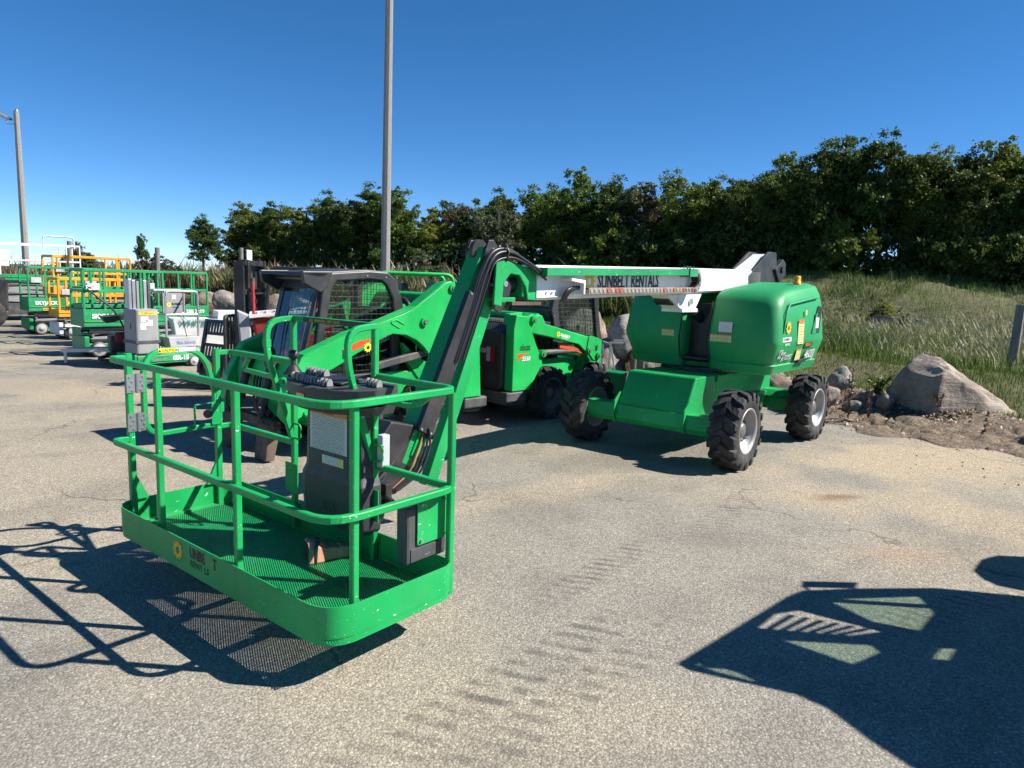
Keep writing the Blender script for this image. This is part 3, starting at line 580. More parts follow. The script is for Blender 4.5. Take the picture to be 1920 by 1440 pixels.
def tree_proto(kind, mat, n, rx, rz, leaf, lobes, seed, h):
    V, F, cs = crown_mesh(seed, n, rx, rz, leaf, lobes); o = arr_mesh('crown', V, F, M[mat]); me = o.data; bpy.data.objects.remove(o)
    tb = trunk_mb(h, .20, cs, rz).build('trunk', M['bark']); tm = tb.data; bpy.data.objects.remove(tb); TREES[kind] = (me, tm, h)
H0 = 9.0
for i in range(3): tree_proto('dark%d' % i, 'leaf_dark', 30000, 3.0, 3.9, .095, 52, 11+i, H0)
for i in range(2): tree_proto('mid%d' % i, 'leaf_mid', 27000, 2.8, 3.9, .095, 48, 31+i, H0)
tree_proto('lime0', 'leaf_lime', 22000, 2.6, 3.7, .095, 42, 51, H0); tree_proto('dull0', 'leaf_dull', 18000, 2.5, 3.4, .09, 36, 61, H0); tree_proto('brown0', 'leaf_brown', 6000, 2.6, 3.2, .08, 26, 71, H0)
ORD = ['first','second','third','fourth','fifth','sixth','seventh','eighth','ninth','tenth','eleventh','twelfth','thirteenth','fourteenth','fifteenth','sixteenth','seventeenth','eighteenth','nineteenth','twentieth','twenty-first','twenty-second','twenty-third','twenty-fourth','twenty-fifth','twenty-sixth','twenty-seventh','twenty-eighth','twenty-ninth','thirtieth']
def tree(x, y, h, kind, label, wide=1.0, name='deciduous_tree', group='trees of the wood edge', z=None):
    me, tm, h0 = TREES[kind]; k = h/h0; z = float(hgt(x, y))-.1 if z is None else z; t = thing(name, label, 'tree', (x, y, z), RNG.uniform(0, 6.28), group)
    a = link('trunk', tm, None, t); a.scale = (k, k, k); c = link('crown', me, None, t); c.scale = (k*wide, k*wide, k); c.location = (0, 0, h*.575); return t
F_, CX, HY = 1331.0, 960.0, 527.0
def world_x(px, y): return (px-CX)/F_*y*1.02
# (column in the picture, distance, height, kind) from left to right along the wood's edge
rowA = [(392,78,405,'dark0',1.0),(470,74,385,'mid0',1.1),(520,72,380,'dark1',1.0),(580,70,372,'mid1',1.05),(635,68,365,'dark2',1.05),(690,66,355,'dark0',1.1),(745,64,362,'mid0',1.0),(800,61,385,'lime0',1.05),(848,62,362,'brown0',1.0),(890,60,375,'dark1',1.0),(945,56,360,'dark2',1.0),(1010,54,345,'mid1',1.0),(1055,52,328,'mid0',1.0),(1110,51,338,'dark0',1.0),(1160,50,318,'dull0',1.05),(1215,49,340,'brown0',.9),(1262,48,312,'mid1',.95),(1310,47,345,'dark1',1.0),(1365,46,340,'dark2',1.0),(1425,44,300,'mid0',1.0),(1480,43,282,'dark0',1.0),(1545,42,262,'dark1',.92),(1612,42,262,'dark2',.88),(1680,42,275,'mid1',.95),(1735,41,285,'dark0',1.0),(1800,41,278,'mid0',1.05),(1862,40,300,'dark2',1.05),(1925,40,285,'dark1',1.05),(1990,40,290,'dark0',1.1)]
def tall(px, y, top):
    """tree height that brings its top to the sight line measured for that column"""
    x = world_x(px, y); return (2.0+(527+.035*(px-960)-top)/1331*y*.985-float(hgt(x, y)))/.98
desc = {'dark':'dark green', 'mid':'mid green', 'lime':'yellow green', 'dull':'dull grey green', 'brown':'half bare brownish'}
for i, (px, y, h, kd, wd) in enumerate([(q[0], q[1], tall(q[0], q[1], q[2]), q[3], q[4]) for q in rowA]):
    lab = 'lone dark tree standing apart at the left end of the wood' if i == 0 else '%s tree, %s crown from the left along the wood edge' % (desc[kd[:-1]], ORD[i])
    tree(world_x(px, y), y, h, kd, lab, wd)
# second rank closing the wood behind
rowB = [(505,80,392),(610,77,380),(715,72,372),(830,69,378),(925,66,378),(1035,61,352),(1135,58,345),(1240,55,345),(1340,52,352),(1400,51,330),(1455,51,308),(1515,50,288),(1700,52,298),(1770,49,298),(1835,48,302),(1895,47,302)]
for i, (px, y, h) in enumerate([(q[0], q[1], tall(*q)) for q in rowB]):
    tree(world_x(px, y), y, h, ['dark1','dark2','dark0'][i % 3], '%s dark tree from the left in the rank behind the wood edge' % ORD[i], 1.15, group='trees deeper in the wood')
# low understorey that closes the foot of the wood
V, F, cs = crown_mesh(91, 13000, 1.9, 1.25, .085, 34); ob = arr_mesh('foliage', V, F, M['leaf_dark']); um = ob.data; bpy.data.objects.remove(ob)
V, F, cs = crown_mesh(92, 13000, 1.9, 1.35, .085, 34); ob = arr_mesh('foliage', V, F, M['leaf_mid']); um2 = ob.data; bpy.data.objects.remove(ob)
for i, (px, y, s) in enumerate([(450,70,1.0),(510,68,1.1),(570,67,1.0),(625,65,1.1),(680,63,1.0),(740,60,1.1),(795,58,1.05),(850,57,1.15),(905,55,1.2),(960,53,1.1),(1015,51,1.1),(1070,50,1.2),(1128,48,1.35),(1185,47,1.1),(1240,46,1.2),(1295,45,1.1),(1350,44,1.15),(1405,43,1.0),(1450,42,1.1),(1500,41,1.0),(1545,40,1.0),(1585,40,.55),(1630,40,.5),(1670,40,.65),(1715,39,1.0),(1765,39,1.1),(1815,38,1.0),(1865,38,1.1),(1915,37,1.0)]):
    y += .8; x = world_x(px, y); sh = thing('shrub', '%s bush from the left in the undergrowth at the foot of the wood' % ORD[i], 'bush', (x, y, float(hgt(x, y))), i*1.3, 'bushes at the foot of the wood'); c = link('foliage', um2 if i in (9,12,20,25) else um, None, sh); c.location = (0, 0, 1.25*s); c.scale = (s*1.05, s*1.05, s*1.15)
# nearer small trees and shrubs
tree(world_x(925, 30), 30, 4.6, 'dull0', 'small pale leaved tree right behind the top of the green jib', .9, 'young_tree', None)
tree(world_x(281, 70), 70, 3.6, 'dark1', 'small lone conical tree far behind the scissor lifts', .55, 'young_tree', None)
sh = thing('shrub', 'low reddish brown shrub above the green scissor lift rails', 'bush', (-15.2, 30.0, 1.0), 0, None); c = link('foliage', um.copy(), None, sh); c.data.materials[0] = M['leaf_brown']; c.location = (0,0,.75); c.scale = (.6,.5,.55)
sh = thing('shrub', 'grey green shrub behind the yellow scissor lift rails', 'bush', (-20.0, 33.0, 1.0), 1, None); c = link('foliage', um2.copy(), None, sh); c.data.materials[0] = M['leaf_dull']; c.location = (0,0,.9); c.scale = (.6,.5,.6)
sh = thing('shrub', 'pale bush on the bank just right of the tall concrete pole', 'bush', (-3.0, 24.0, 1.1), 1, None); c = link('foliage', um2.copy(), None, sh); c.data.materials[0] = M['leaf_dull']; c.location = (0,0,.75); c.scale = (.55,.5,.55)
sh = thing('shrub', 'rounded yellow green bush on the grassy slope below the wood', 'bush', (17.2, 33.5, float(hgt(17.2,33.5))), 2, None); c = link('foliage', um2.copy(), None, sh); c.data.materials[0] = M['leaf_lime']; c.location = (0,0,.6); c.scale = (.42,.42,.55)
# ------------------------------------------------------------------ poles, fence
def pole(x, y, h, r0, r1, label, lean=(0, 0)):
    t = thing('light_pole', label, 'pole', (x, y, 0)); m = MB()
    m.loft([[((r0+(r1-r0)*k)*math.cos(R(22.5+45*i))+lean[0]*k, (r0+(r1-r0)*k)*math.sin(R(22.5+45*i))+lean[1]*k, h*k) for i in range(8)] for k in (0, .33, .66, 1)]); m.build('shaft', M['concrete'], t, .006, 1); return t
pole(-4.02, 22.0, 14.5, .155, .095, 'tall bare concrete pole rising out of the top of the picture', (.10, 0))
t = pole(-25.95, 38.0, 9.75, .185, .125, 'concrete pole with a floodlight at its top on the far left', (-.02, 0))
MB().tube([(-.1,-.1,9.1),(-.45,-.12,9.12),(-.5,-.12,9.3)], .03, 8).build('arm', M['zinc'], t)
m = MB(); m.prism([(-.30,.12),(.26,-.12),(.30,-.02),(-.2,.26)], 'y', -.28, .28); o = m.build('floodlight', M['zinc'], t, .01); o.location = (-.62, -.12, 9.42)
m = MB(); m.obox((-.03,0,-.01), (.92,0,-.39), (0,1,0), (.39,0,.92), .46, .46, .02); q = m.build('lens', M['lgrey'], o)
MB().cyl((-.0,0,9.7), (-.0,0,9.85), .10, 8, .08).build('cap', M['zinc'], t)
def post(x, y, h, r, label, lean=(.03, 0), z=None):
    z = float(hgt(x, y))-.05 if z is None else z; m = MB(); m.loft([[(r*k*math.cos(R(40*i))+lean[0]*zz/h, r*k*math.sin(R(40*i))+lean[1]*zz/h, zz) for i in range(9)] for zz, k in ((0,1.05),(h*.5,1),(h-.01,.95),(h,.9))]); o = m.build('fence_post', M['wood'], None, 0); o.location = (x, y, z); return tag(o, label, 'fence post', 'wire fence posts')
k = NT('weathered post wood'); co = k.coord('Object', (14, 14, 1.2)); a = k.noise(co, 2, 6, .7); k.base(k.ramp(a, [(.3,(.085,.078,.07)),(.5,(.19,.178,.16)),(.75,(.30,.285,.26))])); k.bump(a, .5, .02); M['wood'] = k.set(Roughness=.9)
PO = [(9.83,13.95,1.45,.085,'weathered wooden post at the right edge of the picture'), (-9.55,22.9+2,1.75,.08,'grey post standing in the reeds left of the wood'), (-13.6,27.2,1.7,.09,'grey post behind the right end of the green scissor rails'), (-19.6,31.5,2.0,.09,'thin post left of the yellow scissor rails')]
for q in PO: post(*q[:4], q[4])
w = MB()
for hh in (.35, .6, .85, 1.1, 1.32):
    p0 = Vector((9.83, 13.95, float(hgt(9.83,13.95))+hh)); w.tube([p0+Vector((5, -2.0, 0)), p0, Vector((9.0,18.5,float(hgt(9,18.5))+hh*.95)), Vector((7.0,22,float(hgt(7,22))+hh))], .003, 4)
for i in range(34):
    t_ = i/33; a = Vector((9.83,13.95,float(hgt(9.83,13.95)))).lerp(Vector((9.0,18.5,float(hgt(9,18.5)))), t_); w.tube([a+Vector((0,0,.3)), a+Vector((0,0,1.1))], .002, 4)
tag(w.build('wire_fence', M['zinc']), 'thin wire mesh strung along the field from the weathered post', 'fence')
# ------------------------------------------------------------------ wheels
def tyre_mesh(name, Ro, w, rin, nl, lug_h=.030, lug_w=.55, slant=.8):
    m = MB(); hw = w/2
    m.lathe([(rin,-hw*.80),(rin+.03,-hw*.97),(Ro-.085,-hw*1.02),(Ro-lug_h-.02,-hw*.95),(Ro-lug_h,-hw*.78),(Ro-lug_h,hw*.78),(Ro-lug_h-.02,hw*.95),(Ro-.085,hw*1.02),(rin+.03,hw*.97),(rin,hw*.80)], 48)
    pitch = 2*math.pi/nl
    for sd in (1, -1):
        for i in range(nl):
            t0 = i*pitch+(pitch/2 if sd < 0 else 0); rings = []
            for (t, dth, r0, r1, k) in ((hw*1.10, -.10, Ro-.085, Ro-.05, .75), (hw*1.03, -.06, Ro-.06, Ro-.012, .9), (hw*.62, .10*slant, Ro-lug_h-.01, Ro, 1.0), (hw*.18, .42*slant, Ro-lug_h-.01, Ro+.001, 1.0), (-hw*.08, .50*slant, Ro-lug_h-.01, Ro, .9)):
                wd = pitch*lug_w*k*.5; th = t0+dth*pitch*1.2
                rings.append([(r*math.cos(a), t*sd, r*math.sin(a)) for (r, a) in ((r0, th-wd*1.12), (r1, th-wd*.85), (r1, th+wd*.85), (r0, th+wd*1.12))])
            m.loft(rings, True, False)
    return m
def wheel_proto(name, Ro, w, rin, nl, rim_mat, hub_mat, deep=.05, bolts=9):
    t = bpy.data.objects.new(name, None); COL.objects.link(t)
    tyre_mesh('tyre', Ro, w, rin, nl).build('tyre', M['rubber'], t)
    hw = w/2; r = MB(); r.lathe([(rin+.025,hw*.93),(rin+.022,hw*.98),(rin,hw*.96),(rin-.015,hw*.80),(rin-.03,hw*.2),(rin-.06,hw*deep*4),(rin*.55,hw*deep*5),(rin*.5,hw*.30),(rin*.42,hw*.34),(0.001,hw*.34)], 40)
    r.lathe([(rin+.02,-hw*.93),(rin,-hw*.9),(rin-.03,-hw*.2),(rin*.5,-hw*.1),(.001,-hw*.1)], 32); r.build('rim', rim_mat, t)
    h = MB(); h.lathe([(rin*.36,hw*.3),(rin*.36,hw*.52),(rin*.28,hw*.62),(.001,hw*.62)], 20)
    for i in range(bolts):
        a = 2*math.pi*i/bolts; p = (rin*.66*math.cos(a), hw*deep*5, rin*.66*math.sin(a)); h.cyl(p, (p[0], hw*deep*5+.02, p[2]), .012, 6)
    h.build('hub', hub_mat, t); return t
def put_wheel(proto, parent, x, y, z, flip=False, spin=0.0, steer=0.0, name='wheel'):
    w = dup(proto, parent, (x, y, z), (0, spin, (math.pi if flip else 0)+steer)); w.name = name; return w
def drop(o):
    for c in list(o.children): drop(c)
    bpy.data.objects.remove(o)
# ------------------------------------------------------------------ boom lift
L_ = thing('boom_lift', 'big green and white telescopic boom lift with its basket lowered in front', 'boom lift', (2.53, 9.35, 0), R(-130.54))
G, BK = M['green'], M['black']
wp = wheel_proto('wheel', .445, .30, .24, 17, M['rim'], M['steel'])
for (a, b, st, sp) in ((1.19, 1.0, .03, .1), (1.19, -1.0, .05, .33), (-1.17, 1.0, 0, .22), (-1.17, -1.0, 0, .5)): put_wheel(wp, L_, a, b, .442, b < 0, sp, st)
drop(wp)
m = MB(); m.prism([(.62,.955),(1.13,.955),(1.335,.575),(1.335,.36),(.62,.36)], 'y', -.455, .455); m.build('chassis_cover', G, L_, .018)
m = MB(); m.box(-1.28, .617, -.42, .42, .42, .93); m.box(-1.1, .55, -.46, .46, .86, .945); m.build('chassis', G, L_, .012)
m = MB(); m.prism([(1.10,.40),(1.14,.335),(1.36,.335),(1.40,.40),(1.37,.555),(1.14,.555)], 'y', -.93, .90); m.build('front_axle', G, L_, .008)
for b in (-.47, .462): m = MB(); m.prism([(1.40,.33),(1.44,.42),(1.42,.60),(1.30,.70),(1.05,.66),(1.05,.33)], 'y', b, b+.022); m.build('gusset', G, L_, .004)
m = MB(); m.box(-1.27, -1.07, -.90, .90, .36, .53); m.prism([(-1.0,.62),(-.6,.62),(-.3,.45),(-1.0,.45)], 'y', -.5, .5); m.build('rear_axle', G, L_, .012)
m = MB(); m.prism([(-1.25,.64),(-1.0,.64),(-.9,.56),(-1.25,.56)], 'y', .42, .86); m.build('axle_arm', G, L_, .008)
m = MB(); m.tube([(-1.2,.42,.50),(-1.15,.65,.47),(-1.1,.86,.45)], .02, 8); m.build('steering_rod', BK, L_)
m = MB(); m.cyl((0,0,.93), (0,0,1.0), .48, 32); m.build('slew_ring', BK, L_)
m = MB(); m.prism([(.30,1.0),(-1.15,1.0),(-1.2,1.08),(.33,1.08)], 'y', -.9, .95); m.build('turntable', M['hood'], L_, .012)
# hoods
def hood(sgn, b_in, name, rfront=None):
    rings = []; rc = .16; bo_ = lambda k: k
    for (z, af, bo, ar, tilt, rr) in ((.985,.36,.98,-1.12,0,.10),(1.00,.41,1.03,-1.18,0,.12),(1.10,.435,1.06,-1.21,0,.12),(1.115,.42,1.045,-1.20,0,.12),(1.35,.50,1.115,-1.26,0,.14),(1.40,.50,1.12,-1.25,0,.14),(1.62,.455,1.105,-1.23,.005,.15),(1.80,.41,1.085,-1.20,.03,.16),(1.89,.36,1.06,-1.17,.06,.17),(1.95,.27,1.02,-1.13,.09,.18),(1.985,.15,.96,-1.06,.10,.18),(1.995,.02,.88,-.96,.11,.16)):
        x0, x1, y0, y1 = ar, af, b_in, bo; r1 = rr; ring = []; r2 = rfront or rr
        ring += [(x1-r2+r2*math.cos(R(t)), y1-r2+r2*math.sin(R(t))) for t in (0,18,36,54,72,90)]
        ring += [(x0+r1+r1*math.cos(R(t)), y1-r1+r1*math.sin(R(t))) for t in (90,112,135,157,180)]
        ring += [(x0, y0+.02), (x0+.02, y0), (x1-.06, y0), (x1-.03, y0+.006), (x1-.01, y0+.025), (x1, y0+.06)]
        rings.append([(x, sgn*y, z+tilt*(af-x)) for (x, y) in ring])
    m = MB(); m.loft(rings, True, True); o = m.build(name, M['hood'], L_)
    md = o.modifiers.new('edges', 'EDGE_SPLIT'); md.split_angle = R(28); return o
hr = hood(1, .255, 'engine_hood'); hl = hood(-1, .115, 'tank_hood', .46)
tag(hr, label='bulging green hood on the sunlit side with lettering'); tag(hl, label='green hood on the shaded far side of the boom')
m = MB(); m.box(-1.0, .24, -.11, .25, 1.05, 1.80); m.build('well_liner', BK, L_)
m = MB(); m.prism([(.34,1.06),(.44,1.10),(.44,1.13),(.3,1.13)], 'y', -.11, .25); m.build('step_plate', BK, L_, .004)
m = MB()
for b in (.262, -.122): m.tube([(.395+.05,b,1.10),(.51,b,1.36),(.47,b,1.62),(.42,b,1.84)], .011, 6)
m.build('hood_seal', BK, L_)
# recessed door on the side of the right hood
SIDE_U = (-1, 0, .012)
m = MB(); m.prism([(-.62,1.44),(-1.0,1.44),(-1.03,1.80),(-.92,1.82)], 'y', 1.095, 1.116); o = m.build('vent_opening', BK, hr, .01)
m = MB(); m.prism([(-.70,1.46),(-.84,1.46),(-.86,1.72),(-.80,1.72)], 'y', 1.117, 1.121); m.build('vent_panel', M['green3'], hr)
m = MB(); m.tube([(.30,1.118,1.50),(.26,1.118,1.74),(.15,1.108,1.84),(-.9,1.10,1.93)], .012, 6); m.build('door_crease', M['hood'], hr)
sun_emblem(hr, (.16,1.1245,1.56), SIDE_U, (0,0,1), .085, M['amber'])
decal(hr, (.17,1.1205,1.42), SIDE_U, (0,0,1), .28, .052, M['winkl']); lettering(hr, 'SUNBELT', (.29,1.1235,1.403), SIDE_U, (0,0,1), .052, M['ink'], sx=1.15); lettering(hr, 'RENTALS', (.23,1.1235,1.345), SIDE_U, (0,0,1), .04, M['winkl'])
decal(hr, (-.28,1.1225,1.50), SIDE_U, (0,-.02,1), .20, .30, M['sticker_y']); decal(hr, (-.42,1.122,1.74), SIDE_U, (0,-.03,1), .05, .07, M['sticker_y']); decal(hr, (-.86,1.1235,1.60), SIDE_U, (0,0,1), .12, .14, M['sticker_w'])
decal(hr, (-.62,1.118,1.33), SIDE_U, (0,.06,1), .30, .055, M['brown_plate']); lettering(hr, '10301131', (-.50,1.121,1.313), SIDE_U, (0,.06,1), .045, M['amber'])
low = (0, .17, 1)
decal(hr, (-.32,1.096,1.215), SIDE_U, low, .17, .15, M['sticker_y'])
for dx, mt, oy in ((.0, 'winkl', 0), (-.006, 'ink', .0016)):
    lettering(hr, 'Sky', (.36+dx,1.091+oy,1.19+dx*.5), SIDE_U, low, .15, M[mt], shear=.35, bold=.004 if mt == 'winkl' else 0); lettering(hr, 'POWER', (.18+dx,1.087+oy,1.165+dx*.5), SIDE_U, low, .085, M[mt], shear=.25, bold=.003 if mt == 'winkl' else 0)
    lettering(hr, '460SJ', (-.55+dx,1.084+oy,1.15+dx*.5), SIDE_U, low, .16, M['winkl' if mt == 'ink' else 'ink'], shear=.3, bold=.005 if oy == 0 else 0)
m = MB(); m.box(-.62, -.34, 1.06, 1.10, 1.105, 1.145); m.build('latch', BK, hr, .005)
FR = (0, 1, 0); m_up = (-.12, 0, 1)
decal(hr, (.485,.475,1.535), FR, m_up, .17, .125, M['sticker_w']); lettering(hr, 'U033072', (.4815,.408,1.565), FR, m_up, .036, M['ink'])
decal(hr, (.5015,.43,1.40), FR, (0,0,1), .27, .095, M['sticker_y']); decal(hl, (.5015,-.29,1.42), FR, (0,0,1), .17, .09, M['sticker_y'])
m = MB(); m.lathe([(.05,0),(.05,.03),(.04,.035),(.042,.10),(.030,.115),(.001,.118)], 16, 'z'); o = m.build('beacon', M['amberlens'], L_); o.location = (-.80,.84,2.08); m = MB(); m.box(-.06,.06,-.06,.06,-.03,.0); m.build('mount', BK, o)
# booms
BS = [(3.79,1.835,2.148),(.84,1.925,2.228),(-.75,1.965,2.262),(-1.25,1.9,2.27)]
m = MB(); c = .025
m.loft([[(a,-.165+c,z0),(a,.165-c,z0),(a,.165,z0+c),(a,.165,z1-c),(a,.165-c,z1),(a,-.165+c,z1),(a,-.165,z1-c),(a,-.165,z0+c)] for a, z0, z1 in BS]); m.build('main_boom', M['white'], L_)
m = MB(); m.box(3.74, 3.95, -.13, .13, 1.86, 2.12); m.build('fly_boom', G, L_, .015)
m = MB(); m.prism([(-.78,2.2),(-1.58,2.515),(-1.66,2.515),(-1.72,2.2)], 'y', -.115, .115); m.build('boom_foot', M['white'], L_, .012)
m = MB()
for b in (-.165, .125): m.prism([(-.80,2.18),(-1.50,2.545),(-1.78,2.545),(-1.95,2.0),(-1.7,1.3),(-1.05,1.3)], 'y', b, b+.04)
m.build('upright', BK, L_, .01)
m = MB(); m.prism([(-1.70,2.30),(-1.98,2.46),(-2.10,2.40),(-2.12,2.22),(-1.9,2.1)], 'y', .12, .20); m.cyl((-1.95,.19,2.31), (-1.95,.225,2.31), .05, 16); m.build('pivot_link', BK, L_, .01)
m = MB(); m.prism([(1.36,1.905),(1.02,1.745),(.62,1.735),(.60,1.76),(.46,1.935)], 'y', -.11, .13); o = m.build('cylinder_bracket', M['white'], L_, .01)
m = MB(); m.box(.60, 1.0, -.13, .15, 1.70, 1.745); m.build('bracket_foot', M['white'], o, .005); m = MB(); m.cyl((.78,.13,1.83), (.78,.155,1.83), .04, 14); m.build('pin', M['zinc'], o)
m = MB(); m.cyl((.72,.02,1.78), (-.5,.02,1.35), .06, 18); m.build('lift_cylinder', BK, L_)
m = MB(); m.cyl((1.15,-.1,1.90), (1.15,.1,1.90), .12, 18); m.build('wear_roller', BK, L_)
# letters on the boom flank
BU = (-1, 0, .027)
sun_emblem(L_, (2.98,.168,2.02), BU, (0,0,1), .10, M['amber']); lettering(L_, 'SUNBELT RENTALS', (2.84,.168,1.955), BU, (0,0,1), .215, M['ink'], sx=.66, bold=.007)
# cable tray and energy chain
zt = lambda a: 2.128+(3.8-a)*.0295
m = MB(); m.loft([[(a,.17,zt(a)-.073),(a,.285,zt(a)-.073),(a,.285,zt(a)),(a,.17,zt(a))] for a in (3.80, 1.16)]); m.build('cable_tray', M['green3'], L_, .004)
m = MB(); m.loft([[(a,.172,zt(a)-.088),(a,.300,zt(a)-.088),(a,.300,zt(a)+.006),(a,.172,zt(a)+.006)] for a in (1.157, .96)]); o = m.build('tray_end', M['green3'], L_, .004)
m = MB()
for i in range(6): m.cyl((1.12-.03*i,.20+.02*(i%3),zt(1.1)), (1.12-.03*i,.20+.02*(i%3),zt(1.1)+.035), .006, 6)
m.build('bolts', M['steel'], o)
zc = lambda a: 1.905+(3.12-a)*.018
lk = MB(); lk.box(-.034, .034, .185, .275, 0, .056); lk.box(-.020, .020, .275, .282, .012, .044); lme = lk.build('chain_link', None); lmesh = lme.data; bpy.data.objects.remove(lme)
M['chain'] = paint('weathered chain plastic', (.34,.31,.26,1), .6, dust=.4); M['chain_red'] = paint('faded red chain', (.40,.12,.075,1), .6, dust=.3)
nl_ = 29
for i in range(nl_):
    a = 3.10-i*.0745; o = link('chain_link', lmesh, None, L_); o.location = (a, 0, zc(a)); o.rotation_euler = (0, .018, 0)
    if not lmesh.materials: lmesh.materials.append(M['chain'])
    o.material_slots[0].link = 'OBJECT'; o.material_slots[0].material = M['chain_red'] if i in (4,6,7,19,22,25,28) else M['chain']
ca, cz, cr_ = .935, zc(.95)+.135, .115
for i in range(6):
    t = R(-78+i*31); o = link('chain_link', lmesh, None, L_); o.rotation_euler = (0, t+math.pi/2, 0); o.location = (ca-.135*math.cos(t), 0, cz+.135*math.sin(t)-0); o.rotation_euler = (0, math.pi/2+t, 0)
    o.material_slots[0].link = 'OBJECT'; o.material_slots[0].material = M['chain']
m = MB()
for i in range(5): m.tube(fillet([(1.25,.20+.018*i,zc(1.2)+.03),(.96,.20+.018*i,zc(1)+.03),(.88,.20+.018*i,cz),(.96,.20+.018*i,zt(1)-.05),(1.1,.20+.018*i,zt(1)-.04)], .09, 4), .011, 6)
m.build('chain_hoses', M['hose'], L_)
m = MB(); m.prism([(3.22,1.90),(3.22,2.03),(3.44,2.045),(3.44,2.02),(3.245,2.0),(3.245,1.90)], 'y', .166, .29); m.build('hose_guard', M['white'], L_, .004)
m = MB()
for i in range(6): m.tube(fillet([(3.05,.20+.012*i,1.945),(3.25,.23,1.955+.004*i),(3.37+.015*i,.24,1.94),(3.42+.01*i,.20,1.86-.005*i),(3.33,.17,1.83)], .10, 5), .014, 6)
m.build('hose_loop', M['hose'], L_)
for a in (3.58, 3.66): m = MB(); m.cyl((a,.165,1.905), (a,.176,1.905), .012, 8); m.build('bolt', M['zinc'], L_)
# knuckle between boom and jib
m = MB()
for b in (-.155, .125):
    m.prism([(3.74,2.115),(3.98,2.13),(4.20,2.17),(4.27,2.10),(4.22,1.98),(4.14,2.06),(4.02,2.05),(3.93,1.95),(3.90,1.84),(3.74,1.835)], 'y', b, b+.03); m.prism([(4.20,2.17),(4.32,2.17),(4.34,1.80),(4.24,1.78),(4.22,1.98)], 'y', b+.001, b+.029)
m.prism([(4.02,2.06),(4.22,2.16),(4.24,2.18),(3.98,2.14)], 'y', -.15, .15); m.prism([(4.33,1.83),(4.0,1.80),(4.0,1.86),(4.33,1.86)], 'y', -.15, .10); m.build('knuckle', G, L_, .008)
m = MB(); m.box(3.72, 4.12, -.16, .165, 1.795, 1.825); m.build('wear_pad', M['rust'], L_)
m = MB(); m.cyl((3.85,.0,1.97), (4.1,0,1.97), .075, 18); o = m.build('rotary_cylinder', BK, L_); m = MB(); m.cyl((4.1,.06,1.965), (4.33,.10,1.97), .016, 12); m.build('rod', M['chrome'], o)
JD = Vector((.451,0,-.892)); JN = Vector((.892,0,.451)); JB = Vector((0,1,0))
jc = Vector((4.313,-.02,2.246)).lerp(Vector((5.173,-.02,.546)), .5)
m = MB(); m.obox(jc, JD, JB, JN, 1.905, .165, .15); o = m.build('jib_arm', G, L_, .008)
m = MB(); m.cyl((4.36,-.04,2.24), (4.36,.0,2.24), .095, 20); m.build('end_cap', BK, o)
m = MB(); m.obox(jc+JD*.62+JB*.09-JN*.02, JD, JB, JN, .5, .02, .10); m.build('stiffener', G, o, .004)
for b in (.072, -.135): m = MB(); m.prism([(4.40,2.00),(4.40,2.24),(4.36,2.33),(4.30,2.335),(4.22,2.25),(4.06,1.95),(4.10,1.80),(4.20,1.72),(4.30,1.78)], 'y', b, b+.026); m.build('jib_plate', BK, L_, .006)
for (a, z, r, l) in ((4.31,2.25,.018,.012),(4.19,1.975,.026,.05),(4.235,2.285,.012,.01)): m = MB(); m.cyl((a,.10,z), (a,.10+l,z), r, 12); m.build('pin', M['zinc'], L_)
k0, k1 = Vector((4.245,.015,1.93)), Vector((4.93,.015,.33)); kd = (k1-k0).normalized(); kn = Vector((-kd.z,0,kd.x)); 
m = MB(); m.obox((k0+k1)/2, kd, JB, kn, (k1-k0).length, .09, .115); o = m.build('levelling_link', G, L_, .006)
m = MB(); m.cyl((4.205,.035,1.925), (4.205,.075,1.925), .052, 18); m.cyl((4.29,-.06,1.945), (4.29,-.02,1.945), .05, 16); m.build('lug', G, o, .004); m = MB(); m.cyl((4.205,.07,1.925), (4.205,.085,1.925), .024, 12); m.build('pin', M['rust'], o)
t0, t1 = Vector((4.53,.10,1.88)), Vector((5.06,.10,.80)); td = (t1-t0).normalized(); tn = Vector((-td.z,0,td.x))
m = MB(); m.obox((t0+t1)/2, td, JB, tn, (t1-t0).length, .055, .15); o = m.build('hose_cover', M['black'], L_, .006)
for (f, s) in ((.015,.055),(.015,-.055),(.985,.055),(.985,-.055)): q = t0.lerp(t1, f)+tn*s; m = MB(); m.cyl(q+JB*.026, q+JB*.036, .010, 8); m.build('screw', M['zinc'], o)
for i in range(8):
    dy = .012*(i % 4)-.01; dz = .022*(i//2); m = MB()
    m.tube(fillet([(3.74,.20+dy,2.09-.01*i),(3.95,.17+dy,2.17-.006*i+dz*.3),(4.16,.14+dy,2.275-dz),(4.36,.13+dy,2.25-dz*1.4),(4.49-.01*i,.125+dy,2.05-dz),(4.56-.012*i,.12+dy,1.84),(4.78-.014*i,.115+dy,1.35)], .14, 5), .015 if i < 6 else .010, 7); m.build('hose', M['hose'], L_)
m = MB(); m.tube([(4.20,.10,2.30),(4.21,.16,2.30),(4.215,.19,2.24),(4.20,.16,2.17),(4.19,.11,2.17)], .009, 6); m.build('hose_clamp', BK, L_)
for i, (mt, r) in enumerate((('tan_hose',.011),('hose',.011),('hose',.010),('hose',.009))):
    m = MB(); m.tube(fillet([(5.03,.09+.015*i,.84),(5.09-.02*i,.10+.02*i,.70),(5.16-.02*i,.12+.02*i,.60),(5.20-.02*i,.10+.02*i,.50),(5.34,.08+.02*i,.40)], .12, 4), r, 6); m.build('hose', M[mt], L_)
